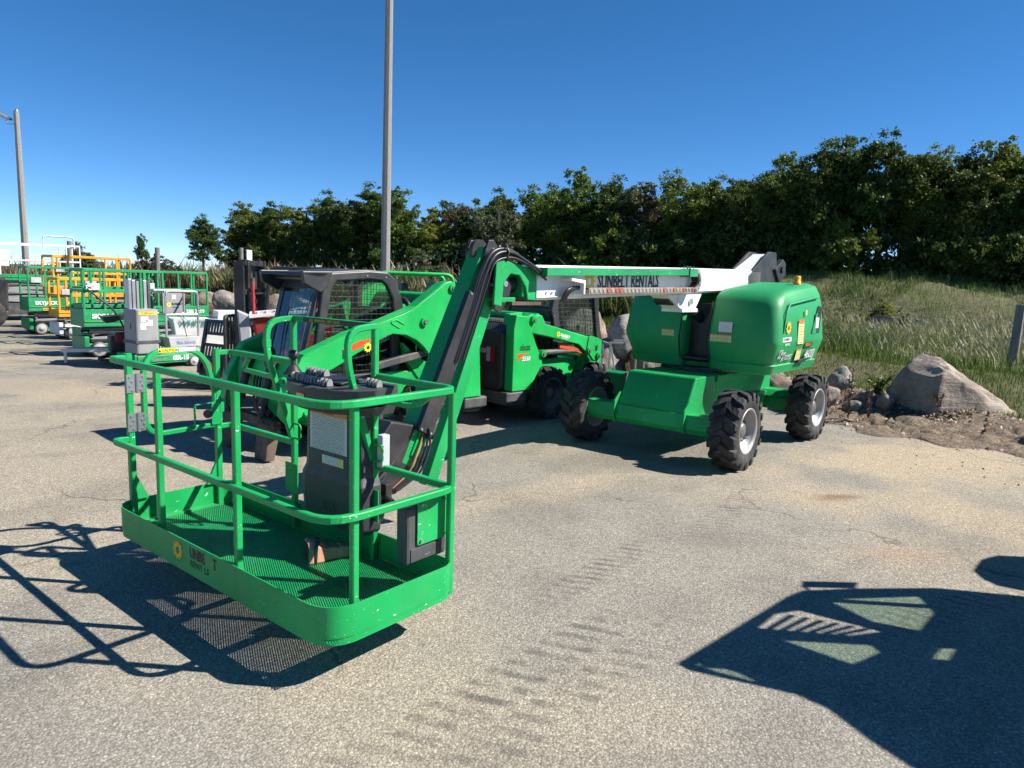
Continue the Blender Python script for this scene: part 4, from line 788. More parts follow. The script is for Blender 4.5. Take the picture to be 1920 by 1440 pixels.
# pivot at the basket
m = MB(); m.prism([(5.10,.86),(5.34,.92),(5.52,.72),(5.55,.42),(5.30,.34),(5.06,.50)], 'y', -.12, .06); m.build('jib_bracket', BK, L_, .012)
m = MB(); m.cyl((5.72,.03,.30), (5.72,.03,.78), .085, 20); m.cyl((5.72,.03,.74), (5.72,.03,.84), .05, 14); m.box(5.5, 5.72, -.06, .10, .45, .62); m.build('rotator', M['dgrey'], L_)
m = MB(); m.prism([(5.70,.66),(6.04,.72),(6.04,.60),(5.70,.50)], 'y', .10, .20); m.prism([(5.72,.36),(6.05,.26),(6.05,.20),(5.72,.26)], 'y', -.12, .2); m.build('basket_bracket', G, L_, .008)
m = MB(); m.box(5.86, 6.02, .28, .40, .33, .70); m.cyl((5.9,.38,.50), (5.9,.46,.50), .03, 12); m.cyl((5.92,.40,.62), (5.92,.5,.62), .02, 10); m.build('valve_block', M['dgrey'], L_, .006)
for i in range(5):
    m = MB(); m.tube(fillet([(5.35+.04*i,.10,.62-.03*i),(5.62,.22+.03*i,.52-.04*i),(5.88,.42,.60-.05*i)], .2, 5), .013, 6); m.build('hose', M['hose'], L_)
for (z) in (.50, .62): m = MB(); m.cyl((5.90,.46,z), (5.88,.53,z), .014, 10); m.build('fitting', M['zinc'], L_)
m = MB(); m.cyl((5.98,.78,.63), (6.03,.90,.63), .026, 12); m.box(5.95,6.0,.70,.80,.56,.72); m.build('stop_knob', BK, L_, .004)
# ------------------------------------------------------------------ basket
before = set(bpy.data.objects)
aF, aB, bR_, bL = 6.912, 6.036, 1.505, -.855; B1, B2 = -.01, .82
def plan(off, z, ro=(.20,.18,.12,.12)):
    return [(p.x, p.y, z) for p in fillet([(aF-off,bR_-off,0),(aF-off,bL+off,0),(aB+off,bL+off,0),(aB+off,bR_-off,0)], [max(.02, q-off) for q in ro], 14, True)]
m = MB(); m.sweep(plan(.004,0), [(-.003,.268),(.003,.268),(.003,.429),(-.003,.429)], (0,0,1), True, True); o = m.build('toe_board', G, L_); md = o.modifiers.new('edges', 'EDGE_SPLIT'); md.split_angle = R(40)
m = MB(); m.sweep(plan(.022,0), [(-.018,.231),(.010,.231),(.016,.240),(.016,.266),(-.018,.266)], (0,0,1), True); m.build('floor_frame', G, L_)
RT = dict(w=.038, h=.038)
def rail(name, z, ext):
    p = fillet([(aF-.115,bL+.022,z),(aF-.019,bL+.022,z),(aF-.019,bR_-.019,z),(aB+.019,bR_-.019,z),(aB+.019,B2+ext,z)], [0,.14,.19,.10,0], 6); MB().sq(p, **RT).build(name, G, L_)
    p = fillet([(aB+.02,B1,z),(aB+.02,bL+.02,z),(aB+.14,bL+.02,z)], [0,.10,0], 5); MB().sq(p, **RT).build(name, G, L_)
rail('top_rail', 1.407, .02); rail('mid_rail', .857, .02)
def pst(a, b, z1, z0=.24, w=.038): m = MB(); m.sq([(a,b,z0),(a,b,z1)], w, w, (1,0,0)); m.build('post', G, L_)
for a, b in ((6.73,bR_-.042),(6.062,bR_-.042)): pst(a, b, 1.388)
for b in (.646, -.245): pst(aF-.046, b, 1.388)
pst(6.785, bL+.022, 1.437, .24, .042); pst(6.167, bL+.022, 1.437, .24, .042)
pst(aB+.03, B1, 1.69); pst(aB+.03, B2, 1.69)
for (a, s) in ((6.785,-1),(6.167,1)):
    m = MB(); m.prism([(a+s*.021,.43),(a+s*.10,.43),(a+s*.021,.60)], 'y', bL+.012, bL+.032); m.build('post_gusset', G, L_)
for b in (B1, B2):
    p = fillet([(aB+.05,b,.90),(aB+.235,b,1.50),(aB+.225,b,1.69),(aB+.03,b,1.708)], [0,.12,.12,0], 6); MB().sq(p, .036, .036, (0,1,0)).build('console_guard', G, L_)
    m = MB(); m.tube(fillet([(aB+.05,b+.022,.90),(aB+.05,b+.10,.90),(aB+.05,b+.10,1.0),(aB+.05,b+.022,1.0)], .03, 3), .008, 6); m.build('tie_ring', G, L_)
    m = MB(); m.box(aB+.185,aB+.235,b-.045,b-.02,1.52,1.57); m.build('bracket', G, L_)
    m = MB(); m.box(aB+.052,aB+.058,b-.07,b+.07,.52,.72); m.build('clamp_plate', G, L_)
p = fillet([(aB+.03,B1,1.708),(aB+.03,B2,1.708)], 0); o = MB().sq(p, .036, .036).build('console_guard', G, L_)
decal(o, (aB+.0495,.44,1.708), (0,1,0), (0,0,1), .62, .030, M['ink']); lettering(o, 'JLG  WARNING  KEEP CLEAR', (aB+.0515,.20,1.699), (0,1,0), (0,0,1), .024, M['amber'])
MB().sq(fillet([(aB+.02,-.58,1.39),(aB-.04,-.76,1.28),(aB+.10,.0,1.295),(aB+.17,.05,1.295)], [0,.07,.05,0], 5), .03, .03).build('hand_bar', G, L_)
MB().sq(fillet([(aB+.16,.82,1.32),(aB+.02,1.17,1.26),(aB+.02,1.34,1.395)], [0,.10,0], 5), .03, .03).build('hand_bar', G, L_)
# expanded metal floor: two families of thin strands
m = MB(); x0, x1, y0, y1 = aB+.03, aF-.03, bL+.03, bR_-.03
def clip(px, py, dx, dy):
    t0_, t1_ = -9, 9
    for (p, d, lo, hi) in ((px, dx, x0, x1), (py, dy, y0, y1)):
        ta, tb = (lo-p)/d, (hi-p)/d; t0_, t1_ = max(t0_, min(ta, tb)), min(t1_, max(ta, tb))
    return t0_, t1_
for sg in (1, -1):
    dx, dy = math.sin(R(27))*sg, math.cos(R(27)); nx_, ny_ = dy, -dx; cxm, cym = (x0+x1)/2, (y0+y1)/2
    for i in range(-75, 76):
        s_ = i*.0125; px, py = cxm+nx_*s_, cym+ny_*s_; ta, tb = clip(px, py, dx, dy)
        if tb-ta < .02: continue
        q = Vector((px+dx*(ta+tb)/2, py+dy*(ta+tb)/2, .254+.002*sg)); m.obox(q, (dx,dy,0), (nx_,ny_,0), (0,0,1), tb-ta, .0048, .0042)
tag(m.build('floor_mesh', M['greenmesh'], L_, recalc=False), kind='stuff')
for b in (-.6, -.1, .4, .95): m = MB(); m.box(aB+.03, aF-.03, b-.02, b+.02, .212, .248); m.build('floor_beam', G, L_)
sun_emblem(L_, (aF+.001,.05,.349), (0,1,0), (0,0,1), .064, M['amber'])
lettering(L_, 'UNBE', (aF+.0005,.19,.345), (0,1,0), (0,0,1), .086, M['wornink'], sx=.78, bold=.003); lettering(L_, 'T', (aF+.0005,.45,.345), (0,1,0), (0,0,1), .086, M['wornink'], sx=.78, bold=.003); lettering(L_, 'RENT LS', (aF+.0005,.19,.290), (0,1,0), (0,0,1), .056, M['wornink'], sx=1.05)
# gate
gb = bL+.022
p = fillet([(6.69,gb,1.445),(6.27,gb,1.445),(6.185,gb,1.12),(6.185,gb,.875),(6.69,gb,.86)], [.17,.17,.05,.03,.14], 6, True); gt = MB().sq(p, .034, .036, (0,1,0), True).build('gate', G, L_)
for z in (1.235, .97):
    hg = MB(); hg.box(6.695, 6.810, gb+.0215, gb+.0265, z-.062, z+.062); hg.cyl((6.742,gb+.03,z-.065), (6.742,gb+.03,z+.065), .011, 12); ho = hg.build('hinge', M['zinc'], gt)
    rv = MB()
    for j, (xx, zz) in enumerate([(6.79,.045),(6.775,.015),(6.79,-.015),(6.775,-.045),(6.705,.045),(6.718,.015),(6.705,-.015),(6.718,-.045)]): rv.cyl((xx,gb+.026,z+zz), (xx,gb+.032,z+zz), .006, 8)
    rv.build('rivets', M['zinc'], ho)
decal(gt, (6.53,gb+.0185,1.445), (-1,0,0), (0,0,1), .125, .030, M['caution']); decal(gt, (6.40,gb+.0185,1.445), (-1,0,0), (0,0,1), .135, .030, M['sticker_w']); lettering(gt, 'CAUTION', (6.568,gb+.0205,1.435), (-1,0,0), (0,0,1), .026, M['ink'])
m = MB(); m.add([(6.592,gb+.0205,1.435),(6.573,gb+.0205,1.435),(6.5825,gb+.0205,1.453)], [(0,1,2)]); m.build('warning_sign', M['ink'], gt)
m = MB(); m.box(6.145, 6.225, gb+.022, gb+.028, .88, 1.05); m.box(6.13, 6.16, gb+.02, gb+.03, .97, 1.04); m.build('latch_plate', G, gt)
m = MB(); m.sq(fillet([(6.21,gb,1.04),(6.35,gb+.02,1.04),(6.35,gb+.02,.875)], .01, 2), .022, .006); m.build('latch_bar', G, gt); m = MB(); m.cyl((6.25,gb+.03,.97), (6.27,gb+.05,.97), .032, 18); m.build('latch_knob', BK, gt)
# console
cc = MB(); cc.loft([[(6.04,.24-w,z),(6.04,.84+w,z),(f,.82+w,z),(f+.015,.77+w,z),(f+.015,.31-w,z),(f,.26-w,z)] for (z, f, w) in ((.42,6.13,-.02),(.46,6.165,.02),(.62,6.18,.02),(.74,6.18,.02),(.79,6.165,.0),(.82,6.162,.0),(1.22,6.162,-.02))]); con = cc.build('console', M['console'], L_, .012)
m = MB(); poly = [(6.02,.14),(6.20,.13)]+[(6.20+.165*math.sin(math.pi*(i+1)/12)**.7, .13+.86*(i+1)/12) for i in range(11)]+[(6.20,.99),(6.02,.98)]
for (z0, z1, s_) in ((1.20,1.27,.93),(1.27,1.37,1.0)):
    c0 = Vector((6.14,.56)); r0 = [(c0.x+(x-c0.x)*s_, c0.y+(y-c0.y)*s_, z0) for x, y in poly]; r1 = [(c0.x+(x-c0.x)*1.0, c0.y+(y-c0.y)*1.0, z1-.10*(x-6.02)) for x, y in poly]; m.loft([r0, r1])
ct = m.build('control_panel', M['console'], L_, .010)
zp = lambda x: 1.372-.10*(x-6.02)
m = MB(); m.lathe([(.065,0),(.05,.02),(.03,.05),(.018,.06)], 16, 'z', (6.17,.14,zp(6.17))); m.cyl((6.17,.14,zp(6.17)+.05), (6.165,.135,zp(6.17)+.10), .016, 10); m.lathe([(.001,.10),(.03,.10),(.036,.12),(.03,.15),(.001,.156)], 14, 'z', (6.165,.135,zp(6.17))); m.build('joystick', BK, ct)
for (x, y) in [(6.10,.22),(6.10,.27),(6.10,.33),(6.10,.38),(6.245,.30),(6.26,.36),(6.265,.42),(6.27,.48),(6.265,.54),(6.27,.60),(6.27,.64),(6.12,.84),(6.12,.88),(6.13,.92)]:
    m = MB(); m.prism([(-.022,0),(.022,0),(.020,.024),(.008,.042),(-.008,.042),(-.020,.024)], 'y', -.004, .004); m.prism([(-.022,0),(.022,0),(.020,.024),(.008,.042),(-.008,.042),(-.020,.024)], 'y', .026, .034); o = m.build('switch_guard', M['grey'], ct); o.location = (x, y-.015, zp(x))
    m = MB(); m.cyl((0,.015,0), (.004,.015,.036), .006, 8); m.build('toggle', M['caution'] if (x*100+y*100) % 3 < 1.5 else BK, o)
m = MB(); m.obox((6.155,.60,zp(6.155)+.012), (1,0,-.1), (0,1,0), (.1,0,1), .16, .24, .012); m.build('panel_flap', BK, ct, .003)
m = MB(); m.lathe([(.028,0),(.030,.02),(.022,.028),(.001,.028)], 14, 'z', (6.21,.225,zp(6.21))); m.build('knob', M['sticker_y'], ct)
decal(ct, (6.368,.50,1.285), (0,1,-.0), (.1,0,1), .075, .028, M['sticker_y'])
fr = (0, 1, 0); decal(con, (6.178,.515,1.055), fr, (0,0,1), .37, .29, M['sticker_warn'], 'warning_sheet'); decal(con, (6.178,.515,1.225), fr, (0,0,1), .37, .04, M['sticker_w'])
lettering(con, 'WARNING', (6.1795,.46,1.144), fr, (0,0,1), .024, M['ink'])
decal(con, (6.178,.56,.855), fr, (.0,0,1), .21, .055, M['sticker_w']); decal(con, (6.1795,.635,.855), fr, (0,0,1), .035, .05, M['caution'])
lettering(con, 'JLG', (6.190,.47,.53), fr, (.09,0,1), .085, M['console'], bold=.004)
m = MB(); m.box(6.02, 6.08, .86, .91, .86, 1.06); m.build('receptacle_box', M['lgrey'], L_, .006); decal(L_, (6.083,.90,.98), fr, (0,0,1), .05, .04, M['sticker_y'])
m = MB(); m.tube(fillet([(6.03,.80,.72),(5.98,.82,.5),(5.9,.6,.4)], .2, 5), .014, 7); m.build('cable', M['hose'], L_)
# manual box with green lid
m = MB(); m.box(6.035, 6.335, 1.32, 1.41, .46, .785); mb = m.build('manual_box', M['console'], L_, .016); m = MB(); m.box(6.10, 6.31, 1.41, 1.416, .475, .55); m.build('box_panel', M['console'], mb, .004)
m = MB(); m.prism(rrect(6.05, 6.27, .565, .815, .015), 'y', 1.4165, 1.4225); m.build('lid', G, mb)
for (x, z) in ((6.075,.59),(6.245,.59),(6.075,.79),(6.245,.79)): m = MB(); m.cyl((x,1.4225,z), (x,1.435,z), .008, 8); m.build('screw', M['zinc'], mb)
m = MB(); m.tube([(6.32,1.37,.79),(6.25,1.39,.81),(6.18,1.36,.80),(6.1,1.39,.815),(6.04,1.36,.80)], .016, 6); m.build('tarp_cord', BK, mb)
# foot switch
fo = bpy.data.objects.new('foot_switch', None); COL.objects.link(fo); fo.parent = L_; fo.location = (6.36, .54, .260); fo.rotation_euler = (0, 0, R(158))
m = MB(); m.loft([[(0,y*.075,0),(0,y*.075,.0)] for y in ()]) if False else None
m = MB(); m.loft([[(x,-w,0),(x,w,0),(x,w*.92,h*.8),(x,w*.55,h),(x,-w*.55,h),(x,-w*.92,h*.8)] for (x, w, h) in ((0,.080,.125),(.02,.083,.13),(.09,.075,.115),(.125,.055,.085))]); m.build('hood', M['pink'], fo, .006)
m = MB(); m.loft([[(x,-w,0),(x,w,0),(x,w*.9,h),(x,-w*.9,h)] for (x, w, h) in ((.12,.056,.08),(.17,.052,.075),(.175,.047,.066),(.20,.047,.066),(.205,.05,.072),(.27,.046,.06))]); m.build('housing', M['pink'], fo, .004)
m = MB(); m.prism([(-.066,.01),(.066,.01),(.06,.095),(.036,.115),(-.036,.115),(-.06,.095)], 'x', -.004, .001); m.build('opening', M['rust'], fo)
m = MB(); m.sweep([(.035,-.084,.0),(.04,-.078,.10),(.06,-.04,.13),(.075,.02,.128),(.08,.076,.09)], [(-.012,-.001),(.012,-.001),(.012,.003),(-.012,.003)]); m.build('stripe', M['dgrey'], fo)
T = Matrix.Translation((aF, bR_, 0)) @ Matrix.Rotation(.03, 4, 'Z') @ Matrix.Translation((-aF, -bR_, 0))
for o in [q for q in bpy.data.objects if q not in before and q.parent is L_]: o.matrix_local = T @ o.matrix_basis
# ------------------------------------------------------------------ skid steer loaders
def panel_frame(m, outer, inner, axis, t0, t1):
    n = len(outer)
    def P(q, t): return (q[0], t, q[1]) if axis == 'y' else ((t, q[0], q[1]) if axis == 'x' else (q[0], q[1], t))
    vs = [P(q, t0) for q in outer]+[P(q, t0) for q in inner]+[P(q, t1) for q in outer]+[P(q, t1) for q in inner]; fs = []
    for i in range(n):
        j = (i+1) % n; fs += [(i, j, n+j, n+i), (2*n+i, 3*n+i, 3*n+j, 2*n+j), (i, 2*n+i, 2*n+j, j), (n+i, n+j, 3*n+j, 3*n+i)]
    return m.add(vs, fs)
def inpoly(x, z, poly):
    r = False; n = len(poly)
    for i in range(n):
        (x0, z0), (x1, z1) = poly[i], poly[(i+1) % n]
        if (z0 > z) != (z1 > z) and x < (x1-x0)*(z-z0)/(z1-z0)+x0: r = not r
    return r
def spans(poly, fixed, along, step=.01):
    lo = min(q[along] for q in poly); hi = max(q[along] for q in poly); out = []; st = None; v = lo
    while v <= hi+step:
        ins = inpoly(*( (v, fixed) if along == 0 else (fixed, v)), poly)
        if ins and st is None: st = v
        if not ins and st is not None: out.append((st, v)); st = None
        v += step
    return out
def mesh_grid(m, poly, P, pitch=.066, r=.0030):
    xs = [q[0] for q in poly]; zs = [q[1] for q in poly]
    v = min(xs)+pitch*.6
    while v < max(xs):
        for a, b in spans(poly, v, 1): m.tube([P(v, a), P(v, b)], r, 4)
        v += pitch
    v = min(zs)+pitch*.6
    while v < max(zs):
        for a, b in spans(poly, v, 0): m.tube([P(a, v), P(b, v)], r, 4)
        v += pitch
SW = wheel_proto('wheel', .39, .255, .21, 15, M['dgrey'], M['steel'], .03, 8)
ARM_LOW = [(.29,1.52),(.36,1.555),(.44,1.53),(.52,1.545),(.58,1.53),(.62,1.48),(.66,1.41),(1.90,1.145),(1.97,1.11),(1.965,.85),(1.91,.80),(1.74,.82),(1.65,.90),(1.60,.97),(1.44,1.085),(.67,1.235),(.40,1.28),(.26,1.38)]
ARM_HIGH = [(2.61,1.15),(2.06,1.36),(1.64,1.48),(1.30,1.585),(1.14,1.65),(.90,1.80),(.67,1.955),(.58,1.975),(.50,1.935),(.49,1.85),(.54,1.56),(.63,1.25),(.80,1.10),(.91,1.08),(1.0,1.18),(1.1,1.255),(1.26,1.325),(1.46,1.345),(1.96,1.13),(2.15,1.03),(2.48,.88),(2.62,.50),(2.76,.42),(2.84,.52),(2.80,.80)]
CAB_O = [(2.45,.80),(2.29,1.21),(2.19,1.91),(2.10,2.02),(1.59,2.06),(1.32,2.05),(1.22,1.98),(1.12,1.75),(1.08,1.58),(1.14,1.40),(1.14,.80)]
CAB_I = [(2.30,.86),(2.20,1.20),(2.08,1.84),(2.02,1.935),(1.60,1.965),(1.41,1.955),(1.33,1.89),(1.25,1.74),(1.235,1.60),(1.27,1.42),(1.27,.86)]
def skid(label, loc, rz, near, kind, guard=True):
    t = thing('skid_steer_loader', label, 'loader', loc, rz, 'skid steer loaders'); g2 = M['green2']; sgn = near
    for (x, y) in ((.87,.62),(1.96,.62),(.87,-.62),(1.96,-.62)): put_wheel(SW, t, x, y, .388, y < 0, random.uniform(0, 1))
    m = MB(); m.prism([(.10,.34),(2.30,.28),(2.46,.50),(2.34,.82),(1.2,.86),(.10,.86)], 'y', -.46, .46); m.build('body', g2, t, .012)
    for s in (1, -1):
        m = MB(); m.prism([(0,.485),(.35,.485),(.43,.60),(.61,.84),(.57,.95),(.46,1.12),(.36,1.32),(.28,1.52),(.04,1.54),(0,1.35)], 'y', s*.59, s*.75) if kind == 'low' else m.prism([(.02,.485),(.42,.485),(.52,.62),(.62,.80),(.72,.95),(.74,1.06),(.60,1.20),(.50,1.54),(.46,1.80),(.20,1.80),(.08,1.40)], 'y', s*.59, s*.747)
        tw = m.build('tower', g2, t, .010); 
        m = MB(); m.prism([(.50,.52),(.62,.86),(1.30,.875),(1.55,.86),(1.60,.78),(1.50,.62),(1.45,.45)], 'y', s*.47, s*.56); m.build('side_panel', g2, t, .006)
        m = MB(); m.prism(ARM_LOW if kind == 'low' else ARM_HIGH, 'y', s*(.60 if kind == 'low' else .61), s*(.735 if kind == 'low' else .755)); arm = m.build('lift_arm', g2, t, .012, 2)
        if kind == 'low':
            pins = [(.375,1.475),(.60,.99-.0),(1.66,.985),(1.90,.90)]; m = MB(); m.cyl((.60,s*.66,.99), (1.55,s*.66,.985), .042, 16); m.cyl((1.3,s*.66,.99), (1.7,s*.66,.98), .022, 12); m.build('lift_cylinder', M['dgrey'], t)
            m = MB(); m.prism([(1.62,1.0),(1.66,1.19),(1.72,1.21),(1.90,1.165),(1.985,1.13),(1.98,.83),(1.90,.79),(1.78,.84)], 'y', s*.735, s*.752); m.build('arm_plate', g2, arm, .004)
            m = MB(); m.prism([(.02,1.40),(.06,1.55),(.30,1.57),(.34,1.50)], 'y', s*.50, s*.60); m.build('tower_cap', g2, t, .006)
        else:
            pins = [(.565,1.89),(1.0,1.48)]; m = MB(); m.obox((1.25,s*.66,1.035), (.986,0,-.164), (0,1,0), (.164,0,.986), .92, .07, .085); m.build('lift_cylinder', M['dgrey'], t, .01)
            m = MB(); m.sq([(2.60,s*.685,1.155),(2.06,s*.685,1.365),(1.64,s*.685,1.485),(1.14,s*.685,1.655),(.70,s*.685,1.95)], .155, .012, (0,0,1)); m.build('flange', g2, arm)
            m = MB(); m.tube(fillet([(1.30,s*.757,1.455),(1.42,s*.757,1.515),(1.50,s*.757,1.48),(1.36,s*.757,1.41)], .06, 4), .008, 6); m.build('rib', g2, arm)
            m = MB(); m.prism([(.55,.60),(.80,.60),(1.12,1.0),(1.18,1.22),(.95,1.05),(.75,.92)], 'y', s*.50, s*.58); m.build('fender', g2, t, .006)
        for (x, z) in pins: m = MB(); m.cyl((x,s*.73,z), (x,s*.785,z), .052, 18); pb = m.build('pin_boss', g2, arm); m = MB(); m.cyl((x,s*.785,z), (x,s*.80,z), .026, 8); m.build('pin', M['steel'], pb)
    m = MB(); m.prism(rrect(-.60, .60, .47, 1.33, .13, 5), 'x', -.07, .06); rg = m.build('rear_door', M['cab'], t, .03, 3); m = MB(); m.prism(rrect(-.50, .50, .52, .84, .06), 'x', -.083, -.072); m.build('door_panel', M['black'], rg, .006)
    for s in (1, -1):
        m = MB(); m.box(-.085, -.07, s*.30, s*.48, .86, 1.10); lp = m.build('tail_light', M['black'], rg); m = MB(); m.box(-.092, -.085, s*.31, s*.385, .88, 1.08); m.build('reverse_lens', M['lgrey'], lp); m = MB(); m.box(-.092, -.085, s*.39, s*.47, .88, 1.08); m.build('red_lens', M['redlens'], lp)
    m = MB(); m.box(-.10, .30, -.745, .745, .335, .475); m.prism([(-.10,.335),(.2,.335),(.2,.28),(0,.28)], 'y', -.70, .70); m.build('bumper', M['dgrey'], t, .02)
    m = MB(); m.prism([(.0,1.33),(.10,1.40),(.75,1.44),(.98,1.42),(.98,1.2),(0,1.2)], 'y', -.55, .55)
    m.build('engine_cover', M['cab'], t, .01); m = MB()
    for i in range(20): m.box(.14, .70, -.42+i*.043, -.40+i*.043, 1.415, 1.45)
    m.build('grille', M['dgrey'], t); m = MB(); m.cyl((.62,-.61,1.50), (.62,.61,1.50), .055 if kind == 'low' else .085, 18); ctb = m.build('cross_tube', g2, t)
    if kind != 'low': ctb.location = (.05, 0, .235)
    # cab
    cb = M['cab']; m = MB()
    for s in (1, -1): panel_frame(m, CAB_O, CAB_I, 'y', s*.40, s*.475)
    m.prism([(2.30,1.975),(2.12,2.035),(1.59,2.075),(1.30,2.06),(1.24,2.0),(1.24,1.96),(2.30,1.93)], 'y', -.44, .44); m.box(1.10, 1.20, -.42, .42, 1.40, 1.62); m.box(1.10, 1.18, -.42, .42, .82, 1.40)
    cab = m.build('cab', cb, t, .018, 2)
    m = MB(); m.prism([(2.10,2.03),(2.44,2.02),(2.46,1.985),(2.20,1.96)], 'y', -.50, .50)
    for s in (1, -1): m.prism([(2.08,2.04),(2.46,2.03),(2.44,1.90),(2.24,1.80),(2.16,1.86)], 'y', s*.44, s*.50)
    m.build('visor', cb, cab, .012)
    for s in (1, -1):
        m = MB()
        if guard: mesh_grid(m, CAB_I, lambda a, b: (a, s*.445, b))
        else:
            for i in range(7): m.sq([(1.32+i*.11,s*.445,1.55),(1.42+i*.11,s*.445,1.95)], .022, .022)
            m.sq([(1.25,s*.445,1.55),(2.12,s*.445,1.55)], .03, .05)
        tag(m.build('window_mesh', M['black'], cab, recalc=False), kind='stuff')
        m = MB(); m.prism(CAB_I, 'y', s*.418, s*.424); m.build('window_pane', M['glass'], cab)
        for (x, z) in ((2.12,1.985),(1.62,2.0),(1.36,1.99),(1.14,1.50)): m = MB(); m.cyl((x,s*.475,z), (x,s*.483,z), .010, 8); m.build('bolt', M['zinc'], cab)
    fo = [(-.42,.82),(.42,.82),(.42,1.93),(-.42,1.93)]; fi = [(-.34,.90),(.34,.90),(.34,1.84),(-.34,1.84)]; FX = lambda z: 2.46-.285*(z-.8)/1.1
    m = MB(); n = 4; vs = [(FX(q[1])+d, q[0], q[1]) for d in (0, .03) for q in fo+fi]; fs = []
    for i in range(n): j = (i+1) % n; fs += [(i,j,4+j,4+i),(8+i,12+i,12+j,8+j),(i,8+i,8+j,j),(4+i,4+j,12+j,12+i)]
    m.add(vs, fs); dr = m.build('cab_door', cb, cab); m = MB(); mesh_grid(m, fi, lambda a, b: (FX(b)+.012, a, b)); tag(m.build('door_mesh', M['black'], dr, recalc=False), kind='stuff')
    m = MB(); m.add([(FX(q[1])+.02, q[0], q[1]) for q in fi], [(0,1,2,3)]); m.build('door_pane', M['glass_blue'], dr, recalc=False)
    m = MB(); m.tube(fillet([(FX(1.75)+.05,sgn*.36,1.78),(FX(1.75)+.07,sgn*.36,1.72),(FX(1.2)+.07,sgn*.36,1.15),(FX(1.1)+.04,sgn*.34,1.08)], .05, 4), .012, 8); m.build('grab_handle', M['dgrey'], dr)
    m = MB(); m.tube(fillet([(FX(.9)+.03,-.05,.92),(FX(1.4)+.04,-.12,1.40),(FX(1.6)+.035,-.1,1.62)], .2, 4), .008, 6); m.build('wiper', M['black'], dr)
    ro = [(-.42,1.42),(.42,1.42),(.42,1.98),(-.42,1.98)]; ri = [(-.36,1.60),(.36,1.60),(.36,1.92),(-.36,1.92)]
    m = MB(); panel_frame(m, ro, ri, 'x', 1.14, 1.19); m.build('rear_frame', cb, cab); m = MB(); mesh_grid(m, ri, lambda a, b: (1.165, a, b)); tag(m.build('rear_mesh', M['black'], cab, recalc=False), kind='stuff')
    m = MB(); m.prism(rrect(-.24,.24,1.05,1.62,.1), 'x', 1.30, 1.40); m.box(1.35, 1.80, -.24, .24, .98, 1.10); m.build('seat', M['seat'], t, .03)
    for s in (1, -1): m = MB(); m.tube([(2.05,s*.22,.85),(2.0,s*.22,1.15),(2.03,s*.22,1.28)], .014, 8); m.lathe([(.001,0),(.03,.0),(.03,.06),(.001,.08)], 10, 'z', (2.03,s*.22,1.26)); m.build('control_lever', M['black'], t)
    # front: cross member, tilt cylinders, coupler
    fx = 2.62 if kind != 'low' else 1.85; zz = 1.0 if kind != 'low' else .80
    m = MB(); m.prism([(fx-.18,zz-.25),(fx-.10,zz+.08),(fx+.02,zz+.10),(fx+.08,zz-.15),(fx+.05,zz-.38),(fx-.08,zz-.40)], 'y', -.605, .605); m.build('cross_member', g2, t, .012)
    for s in (1, -1):
        m = MB(); m.cyl((fx+.09,s*.27,zz+.02), (fx+.19,s*.27,zz-.42), .048, 16); m.cyl((fx+.18,s*.27,zz-.4), (fx+.24,s*.27,zz-.62), .024, 12); m.cyl((fx+.09,s*.27-.07,zz+.02), (fx+.09,s*.27+.07,zz+.02), .05, 14); m.build('tilt_cylinder', M['black'], t)
        m = MB(); m.prism([(fx+.13,zz-.60),(fx+.22,zz-.55),(fx+.28,zz-.60),(fx+.32,zz-.98),(fx+.22,zz-.98)], 'y', s*.30, s*.56); cp = m.build('coupler', M['rust'], t, .01)
        m = MB(); m.tube([(fx+.26,s*.40,zz-.62),(fx+.32,s*.36,zz-.42),(fx+.30,s*.33,zz-.25)], .013, 7); m.build('lever', M['rust'], cp)
    m = MB(); m.box(fx+.14, fx+.22, -.56, .56, zz-.66, zz-.56); m.build('coupler_beam', M['rust'], t, .01)
    m = MB()
    for i in range(4): m.tube(fillet([(fx-.05,-.15+.06*i,zz+.0),(fx+.10,-.12+.07*i,zz-.15),(fx+.12,-.1+.06*i,zz-.45)], .1, 4), .012, 6)
    m.build('front_hoses', M['hose'], t)
    return t
s1 = skid('green skid steer loader with black cab standing just behind the basket', (-.93, 9.78, 0), R(226), 1, 'high')
RX = (-1, 0, 0); yy = .757
o = MB().prism([(2.04,1.16),(2.14,1.20),(1.90,1.285),(1.74,1.30),(1.82,1.24)], 'y', yy, yy+.0015).build('orange_stripe', M['orange'], s1)
sun_emblem(s1, (1.80,yy+.001,1.205), RX, (0,0,1), .062, M['yel']); lettering(s1, 'SUNBELT', (1.73,yy,1.20), (-1,0,.42), (.42,0,1), .062, M['ink'], bold=.002)
m = MB(); m.tube(fillet([(1.02,-.1,1.55),(.95,.1,1.75),(.88,.25,1.72),(.88,.36,1.55),(.95,.40,1.40)], .12, 5), .035, 8); m.build('intake_hose', M['hose'], s1)
s2 = skid('green skid steer loader seen from its black rear door, nose towards the stone wall', (-.535, 10.21, 0), R(46), -1, 'low')
RX = (1, 0, 0); yy = -.7505
lettering(s2, 'obcat', (.12,yy-.001,1.05), RX, (0,0,1), .13, M['ink'], sx=.75, bold=.002); lettering(s2, 'S550', (.17,yy-.001,.905), RX, (0,0,1), .085, M['ink'], shear=.2, bold=.006); lettering(s2, 'S550', (.17,yy-.0025,.905), RX, (0,0,1), .085, M['winkl'], shear=.2, bold=.002)
MB().prism([(.08,1.00),(.20,1.01),(.34,1.012),(.20,.99),(.15,.95),(.10,.90)], 'y', yy, yy-.0015).build('red_wedge', M['orange'], s2)
MB().prism([(1.03,1.045),(1.05,1.085),(1.25,1.06),(1.55,1.005),(1.62,.97),(1.60,.925),(1.50,.955),(1.2,1.02)], 'y', -.68, -.70).build('orange_stripe', M['orange'], s2)
